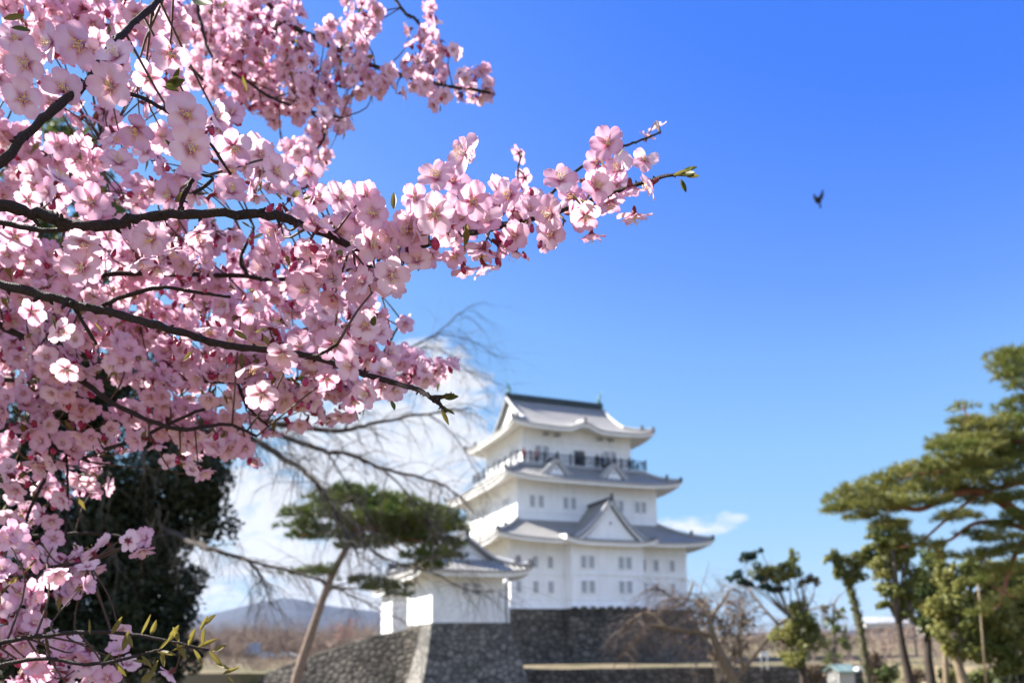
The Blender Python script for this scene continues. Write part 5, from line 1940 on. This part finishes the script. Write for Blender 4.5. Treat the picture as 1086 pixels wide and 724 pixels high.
# deep pink buds hanging in small bunches
BUDS = [(106, 274, 10), (121, 268, 10), (17, 291, 9), (59, 269, 8), (160, 189, 8), (177, 177, 12), (225, 138, 12), (287, 220, 13), (268, 249, 9), (243, 253, 9), (228, 259, 8), (160, 289, 7), (214, 337, 9), (245, 352, 11), (231, 343, 9),
        (186, 360, 9), (206, 358, 8), (115, 353, 8), (218, 308, 7), (291, 290, 9), (308, 285, 10), (310, 266, 8), (314, 259, 7), (298, 277, 7), (344, 304, 9), (528, 277, 13), (491, 285, 11), (537, 258, 10), (563, 203, 12), (564, 242, 11),
        (573, 259, 11), (556, 270, 9), (541, 257, 11), (287, 398, 11), (324, 404, 14), (308, 436, 9), (327, 430, 9), (320, 428, 8), (313, 423, 7), (397, 381, 10), (382, 381, 9), (374, 422, 8), (244, 379, 13), (412, 363, 8), (99, 373, 7),
        (108, 376, 7), (184, 379, 7), (100, 353, 7), (203, 379, 8), (218, 376, 9), (190, 364, 8), (197, 372, 7), (352, 318, 7), (268, 262, 7), (520, 268, 9), (300, 268, 8), (8, 32, 8), (402, 262, 7)]
for x, y, s_ in BUDS:
    p = at(x, y, .63 + crng.uniform(-.015, .02))
    up = Vector((crng.gauss(0, .35), crng.gauss(0, .35), -1))
    fm = frame(up, crng.uniform(0, 6.28))
    Rb = s_ * .95 * .63 / F_PX * .55
    o = put(BUD, 'bud', p, fm, Rb)
    e = p - up.normalized() * Rb * .85
    b = nearest(e + Vector((0, 0, .012)), NEAR)
    if (b - e).length > .04:
        b = e + (b - e) * (.04 / (b - e).length)
    m = MB()
    stalk(m, e, b, .0006, 'pedicel', -.08)
    so = m.build('pedicel', None, True)
    so.parent = o
    so.matrix_parent_inverse = (Matrix.Translation(tree.location) @ o.matrix_local).inverted()

# young leaves: (x, y, distance, length px, image direction in degrees, variant)
LV = [(722, 184, .63, 19, 8, 1), (722, 186, .63, 18, -12, 1), (722, 190, .63, 15, -65, 1), (714, 186, .63, 20, 12, 0), (726, 186, .63, 15, -3, 0), (728, 184, .63, 12, 30, 1), (470, 421, .63, 20, 5, 1), (466, 422, .63, 18, 12, 0), (470, 432, .63, 16, -50, 1), (468, 434, .63, 20, -70, 0),
      (176, 90, .61, 26, 20, 1), (172, 92, .61, 22, -30, 1), (185, 92, .61, 20, 60, 1), (175, 148, .61, 16, -60, 1), (205, -4, .66, 36, -28, 1), (12, 30, .58, 26, -20, 1), (4, 20, .58, 22, 10, 0),
      (300, 212, .63, 14, 120, 0), (310, 208, .63, 16, 20, 0), (322, 212, .63, 12, -10, 0), (418, 222, .63, 14, 80, 0), (474, 243, .63, 12, -60, 0), (608, 208, .63, 14, -70, 1), (615, 212, .63, 12, -40, 0), (655, 165, .63, 14, 60, 1), (640, 178, .63, 12, 120, 0),
      (270, 352, .63, 16, 40, 0), (262, 360, .63, 14, 150, 0), (360, 265, .63, 14, -80, 0), (256, 235, .63, 14, -50, 0), (205, 372, .63, 14, -120, 0), (395, 345, .63, 16, 70, 1), (415, 425, .63, 14, -80, 1), (320, 398, .63, 14, -100, 1), (55, 335, .63, 16, -90, 1), (100, 342, .63, 14, -60, 0),
      (150, 258, .64, 12, -30, 0), (185, 215, .63, 12, 50, 0)]
for (x, y, a, L) in [(118, 672, 60, 26), (130, 690, 70, 24), (150, 672, 50, 26), (140, 700, -20, 22), (160, 672, 75, 22), (178, 680, 60, 24), (188, 682, -60, 24), (200, 684, 60, 26), (210, 686, 20, 26), (205, 688, -70, 22), (222, 690, -50, 26), (215, 686, 70, 26),
                    (165, 690, -30, 26), (172, 690, -75, 20), (150, 695, -60, 20), (95, 672, 110, 18), (225, 690, 10, 22), (218, 662, 30, 22), (212, 668, 60, 20), (135, 672, -70, 18), (108, 704, 40, 20), (122, 702, -50, 20), (190, 680, 110, 20), (228, 704, -30, 22), (236, 714, 20, 20), (240, 716, -60, 18), (160, 716, 60, 22), (150, 722, 30, 22), (168, 690, 35, 24), (182, 690, 10, 20)]:
    LV.append((x, y, .79, L, a, 2 if crng.random() < .6 else 0))
for (x, y, d, L, a, k_) in LV:
    L *= .88
    p = at(x, y, d)
    q = at(x + L * math.cos(R(a)), y - L * math.sin(R(a)), d + crng.uniform(-.012, .012))
    dx = (q - p)
    ln = dx.length
    dx.normalize()
    zax = ((cam_p - p).normalized() + Vector((crng.gauss(0, .5), crng.gauss(0, .5), .5 + crng.gauss(0, .4))))
    zax = (zax - dx * zax.dot(dx)).normalized()
    yax = zax.cross(dx)
    put(LEAVES[k_], 'young_leaf', p, Matrix((dx, yax, zax)).transposed(), ln)

# the mass of blossom behind: bunches (column, row, radius px, distance, crowding)
BL = []


def bunch(lst, d0, d1, crowd=1.0):
    for (x, y, r_) in lst:
        BL.append((x, y, r_, crng.uniform(d0, d1), crowd))


bunch([(255, 8, 26), (280, 14, 24), (305, 12, 22), (240, 30, 26), (270, 35, 28), (300, 40, 26), (215, 28, 22), (198, 12, 16), (228, 62, 26), (258, 62, 28), (288, 66, 28), (315, 62, 20), (212, 82, 18), (240, 92, 24), (270, 96, 26), (298, 96, 26), (322, 98, 20), (285, 112, 16), (318, 114, 14),
       (338, 78, 14), (352, 80, 14), (345, 95, 12), (362, 58, 10), (345, 35, 10), (350, 22, 8), (368, 42, 12), (380, 32, 12), (392, 22, 12), (385, 10, 10), (400, 12, 9), (372, 8, 8), (383, 46, 8), (378, 70, 12), (395, 75, 16), (408, 85, 12), (380, 90, 12), (395, 95, 10), (368, 96, 10),
       (352, 112, 10), (368, 128, 9), (366, 138, 8), (352, 132, 10), (342, 140, 12), (335, 152, 14), (318, 158, 14), (303, 160, 10), (345, 168, 9), (330, 172, 12), (340, 125, 10), (310, 176, 8)], 1.25, 1.5, 1.2)
bunch([(455, 14, 9), (462, 22, 7), (448, 30, 9), (456, 40, 9), (472, 45, 9), (478, 56, 8), (440, 55, 12), (452, 62, 14), (440, 72, 12), (462, 74, 13), (474, 84, 8), (448, 90, 9), (456, 100, 9), (464, 110, 7), (470, 104, 7), (438, 84, 8),
       (488, 80, 9), (498, 84, 11), (510, 80, 8), (492, 96, 8), (505, 96, 10), (519, 92, 8), (524, 100, 6), (516, 107, 6), (410, 92, 7), (420, 100, 5), (436, 28, 5)], 1.3, 1.45, 1.1)
bunch([(20, 18, 26), (60, 10, 26), (100, 16, 26), (150, 10, 24), (180, 30, 22), (130, 30, 22), (165, 50, 16), (85, 30, 24), (10, 60, 22), (40, 90, 20), (8, 100, 18), (15, 140, 24), (45, 165, 22), (22, 168, 24), (8, 188, 20), (78, 168, 20), (95, 150, 14), (85, 186, 16), (45, 195, 16), (108, 170, 8), (70, 215, 14), (128, 208, 9), (8, 215, 14), (90, 125, 12), (100, 62, 20), (150, 100, 16), (178, 84, 12), (110, 118, 14), (30, 40, 20), (70, 45, 18), (130, 75, 18), (60, 110, 16), (180, 110, 14), (130, 160, 14), (165, 190, 12)], .80, 1.05, 1.25)
bunch([(262, 165, 20), (282, 175, 18), (225, 170, 18), (200, 190, 16), (300, 190, 18), (215, 150, 20), (240, 135, 18), (175, 145, 12), (160, 170, 12), (320, 200, 16), (150, 205, 14), (220, 205, 16), (185, 180, 14), (150, 150, 14), (100, 200, 14), (275, 200, 14), (300, 215, 14), (60, 210, 12)], .72, .9, 1.15)
bunch([(340, 225, 20), (370, 235, 22), (400, 245, 22), (425, 255, 18), (350, 260, 22), (385, 280, 22), (410, 290, 16), (330, 280, 22), (350, 300, 20), (445, 235, 14), (380, 215, 14), (428, 280, 14), (395, 310, 14), (365, 320, 14), (445, 285, 10), (455, 250, 16), (480, 235, 16), (500, 245, 16), (520, 255, 16), (545, 250, 14), (560, 235, 14), (575, 240, 12), (600, 235, 14), (530, 215, 14), (550, 218, 12), (600, 215, 14), (625, 215, 14), (640, 190, 12), (480, 200, 14), (490, 185, 10), (470, 215, 14), (510, 275, 9), (550, 258, 9), (590, 250, 9), (655, 200, 10), (667, 190, 9), (615, 190, 10), (330, 250, 16), (300, 240, 12), (355, 240, 14), (430, 245, 14), (465, 235, 12), (495, 230, 12), (540, 225, 12), (570, 220, 12), (645, 210, 10)], .63, .70, .85)
row = []
for yy_ in range(245, 430, 27):
    for xx_ in range(-8, 400, 30):
        lim = 400 if yy_ < 300 else (395 if yy_ < 400 else 380)
        if xx_ > lim or (xx_ > 300 and yy_ < 265):
            continue
        row.append((xx_ + crng.uniform(-9, 9), yy_ + crng.uniform(-9, 9), crng.uniform(19, 27)))
skip = [(107, 395, 15), (262, 262, 12), (60, 262, 0), (143, 372, 2)]
row = [q for q in row if all((q[0] - a) ** 2 + (q[1] - b) ** 2 > (r_ + q[2] * .5) ** 2 for a, b, r_ in skip)]
bunch(row, .85, 1.25, 1.15)
bunch([(20, 440, 28), (60, 445, 28), (100, 455, 22), (140, 445, 24), (180, 445, 26), (210, 452, 24), (240, 448, 22), (265, 450, 16), (205, 470, 16), (235, 468, 16), (258, 472, 12), (272, 484, 10), (190, 482, 12), (210, 492, 9), (225, 478, 10), (160, 465, 14), (130, 470, 12), (178, 498, 8), (200, 502, 8), (292, 440, 20), (320, 435, 18), (345, 440, 14), (370, 430, 16), (395, 410, 16), (300, 415, 22), (270, 420, 22), (350, 410, 18), (410, 395, 14), (385, 440, 8),
       (20, 480, 26), (55, 480, 24), (88, 478, 20), (30, 510, 24), (62, 510, 20), (92, 500, 16), (104, 515, 12), (80, 528, 14), (58, 532, 14), (18, 540, 20), (108, 492, 9), (45, 548, 12)], .95, 1.2, .9)
bunch([(148, 575, 10), (135, 572, 9), (122, 577, 7), (140, 568, 8), (158, 572, 6), (12, 580, 20), (30, 600, 24), (10, 620, 24), (50, 598, 18), (72, 592, 18), (90, 598, 14), (102, 590, 8), (70, 612, 18), (92, 612, 12), (84, 625, 9), (40, 630, 18), (15, 650, 20), (50, 648, 14), (30, 670, 18), (62, 632, 12), (8, 690, 20), (30, 700, 20), (58, 690, 18), (80, 690, 14), (55, 712, 20), (85, 706, 14), (105, 706, 12), (122, 698, 9), (98, 686, 10), (30, 722, 18), (115, 716, 11), (136, 712, 8), (72, 728, 14), (186, 712, 5), (125, 664, 6), (44, 575, 10), (22, 560, 10), (60, 573, 6), (100, 724, 10)], .82, 1.0, .9)
bunch([(432, 388, 12), (445, 384, 13), (462, 384, 12), (472, 392, 9), (450, 398, 12), (464, 402, 9), (438, 400, 9), (476, 380, 6), (428, 340, 9), (424, 345, 6), (425, 372, 5), (418, 378, 6), (400, 350, 10)], 1.15, 1.25, 1.1)
bunch([(553, 161, 6), (557, 190, 7), (701, 140, 6), (686, 146, 2.5), (566, 214, 5)], .95, 1.05, 1.0)

# the crown goes on beyond the frame, up towards the sun, and dapples what is below it
for _ in range(17):
    q = Vector((crng.uniform(-1.0, -.60), crng.uniform(.55, .80), 0))
    q.z = 2.30 + crng.uniform(0, 1) * (-q.x - .50) * .5
    BL.append((q, .085 * crng.uniform(.7, 1.2), None, q.y, .45))
VV, FF, MM, TT = [], [], [], []
tw = MB()
gb = 0
nfl = 0
for (x, y, r_, d, crowd) in BL:
    c, rw = (x, y) if r_ is None else (at(x, y, d), r_ * d / F_PX)
    fr_ = .0158
    nfl_ = max(1, int(round(crowd * 3.3 * (rw / fr_) ** 2 * .95)))
    b = nearest(c, PATHS)
    if (b - c).length < (.9 if r_ is None else .22):
        mid = b.lerp(c, .55) + Vector((crng.gauss(0, .1), crng.gauss(0, .1), crng.gauss(0, .1))) * (b - c).length
        tw.tube(smooth_path([b, mid, c], 3), [.0012, .0012, .0011, .0010, .0009, .0008, .0008][:7], 'twig_cherry', 5)
    for _ in range(nfl_):
        v = Vector((crng.gauss(0, 1), crng.gauss(0, 1), crng.gauss(0, 1))).normalized()
        rr = crng.uniform(.35, 1.0) ** .6
        p = c + Vector((v.x, v.y * 1.15, v.z)) * rw * rr
        n = v + (cam_p - p).normalized() * .55 + Vector((crng.gauss(0, .4), crng.gauss(0, .4), crng.gauss(-.15, .4)))
        fm = np.array(frame(n, crng.uniform(0, 6.28)))
        V, Fq, Mt, Tn = MID[crng.randrange(len(MID))]
        sc = fr_ * crng.uniform(.85, 1.1)
        W_ = (V * sc) @ fm.T + np.array(p)
        VV.append(W_)
        FF.extend([tuple(i + gb for i in f) for f in Fq])
        MM.extend(Mt)
        g = crng.random()
        TT.extend([(a, g + b_ * .3, c_) for a, b_, c_ in Tn])
        gb += len(V)
        nfl += 1
        if crng.random() < .5 and d < 1.2:
            e = p - Vector(n).normalized() * sc * .4
            tw.tube([e, e.lerp(c, .5) - Vector((0, 0, .003)), e.lerp(c, .9)], .0007, 'pedicel', 3, cap=False)
    # buds and bronze leaflets among them
    for _ in range(int(nfl_ * .55)):
        v = Vector((crng.gauss(0, 1), crng.gauss(0, 1), crng.gauss(-.6, .8))).normalized()
        p = c + v * rw * crng.uniform(.5, 1.0)
        up = v * .5 + Vector((crng.gauss(0, .4), crng.gauss(0, .4), -.8))
        up.normalize()
        if crng.random() < .5:
            tw.tube([p - up * .006, p - up * .002, p + up * .002, p + up * .006], [.0014, .0033, .0040, .0008], 'bud', 6)
        else:
            s2 = up.cross(Vector((crng.gauss(0, 1), crng.gauss(0, 1), crng.gauss(0, 1)))).normalized() * .0035
            L = up * crng.uniform(.010, .018)
            tw.add([p - L * .5, p + s2, p + L, p - s2], [(0, 1, 2, 3)], 'leaf_young')
me = mesh_from('blossom_mass', np.concatenate(VV), FF, MM, TT)
bm_ = link('blossom_mass', me, None)
under(tree, bm_)
bm_['kind'] = 'stuff'
o = tw.build('twig', None, True)
under(tree, o)
o['kind'] = 'stuff'
print('flowers in the mass', nfl, 'faces', len(FF))
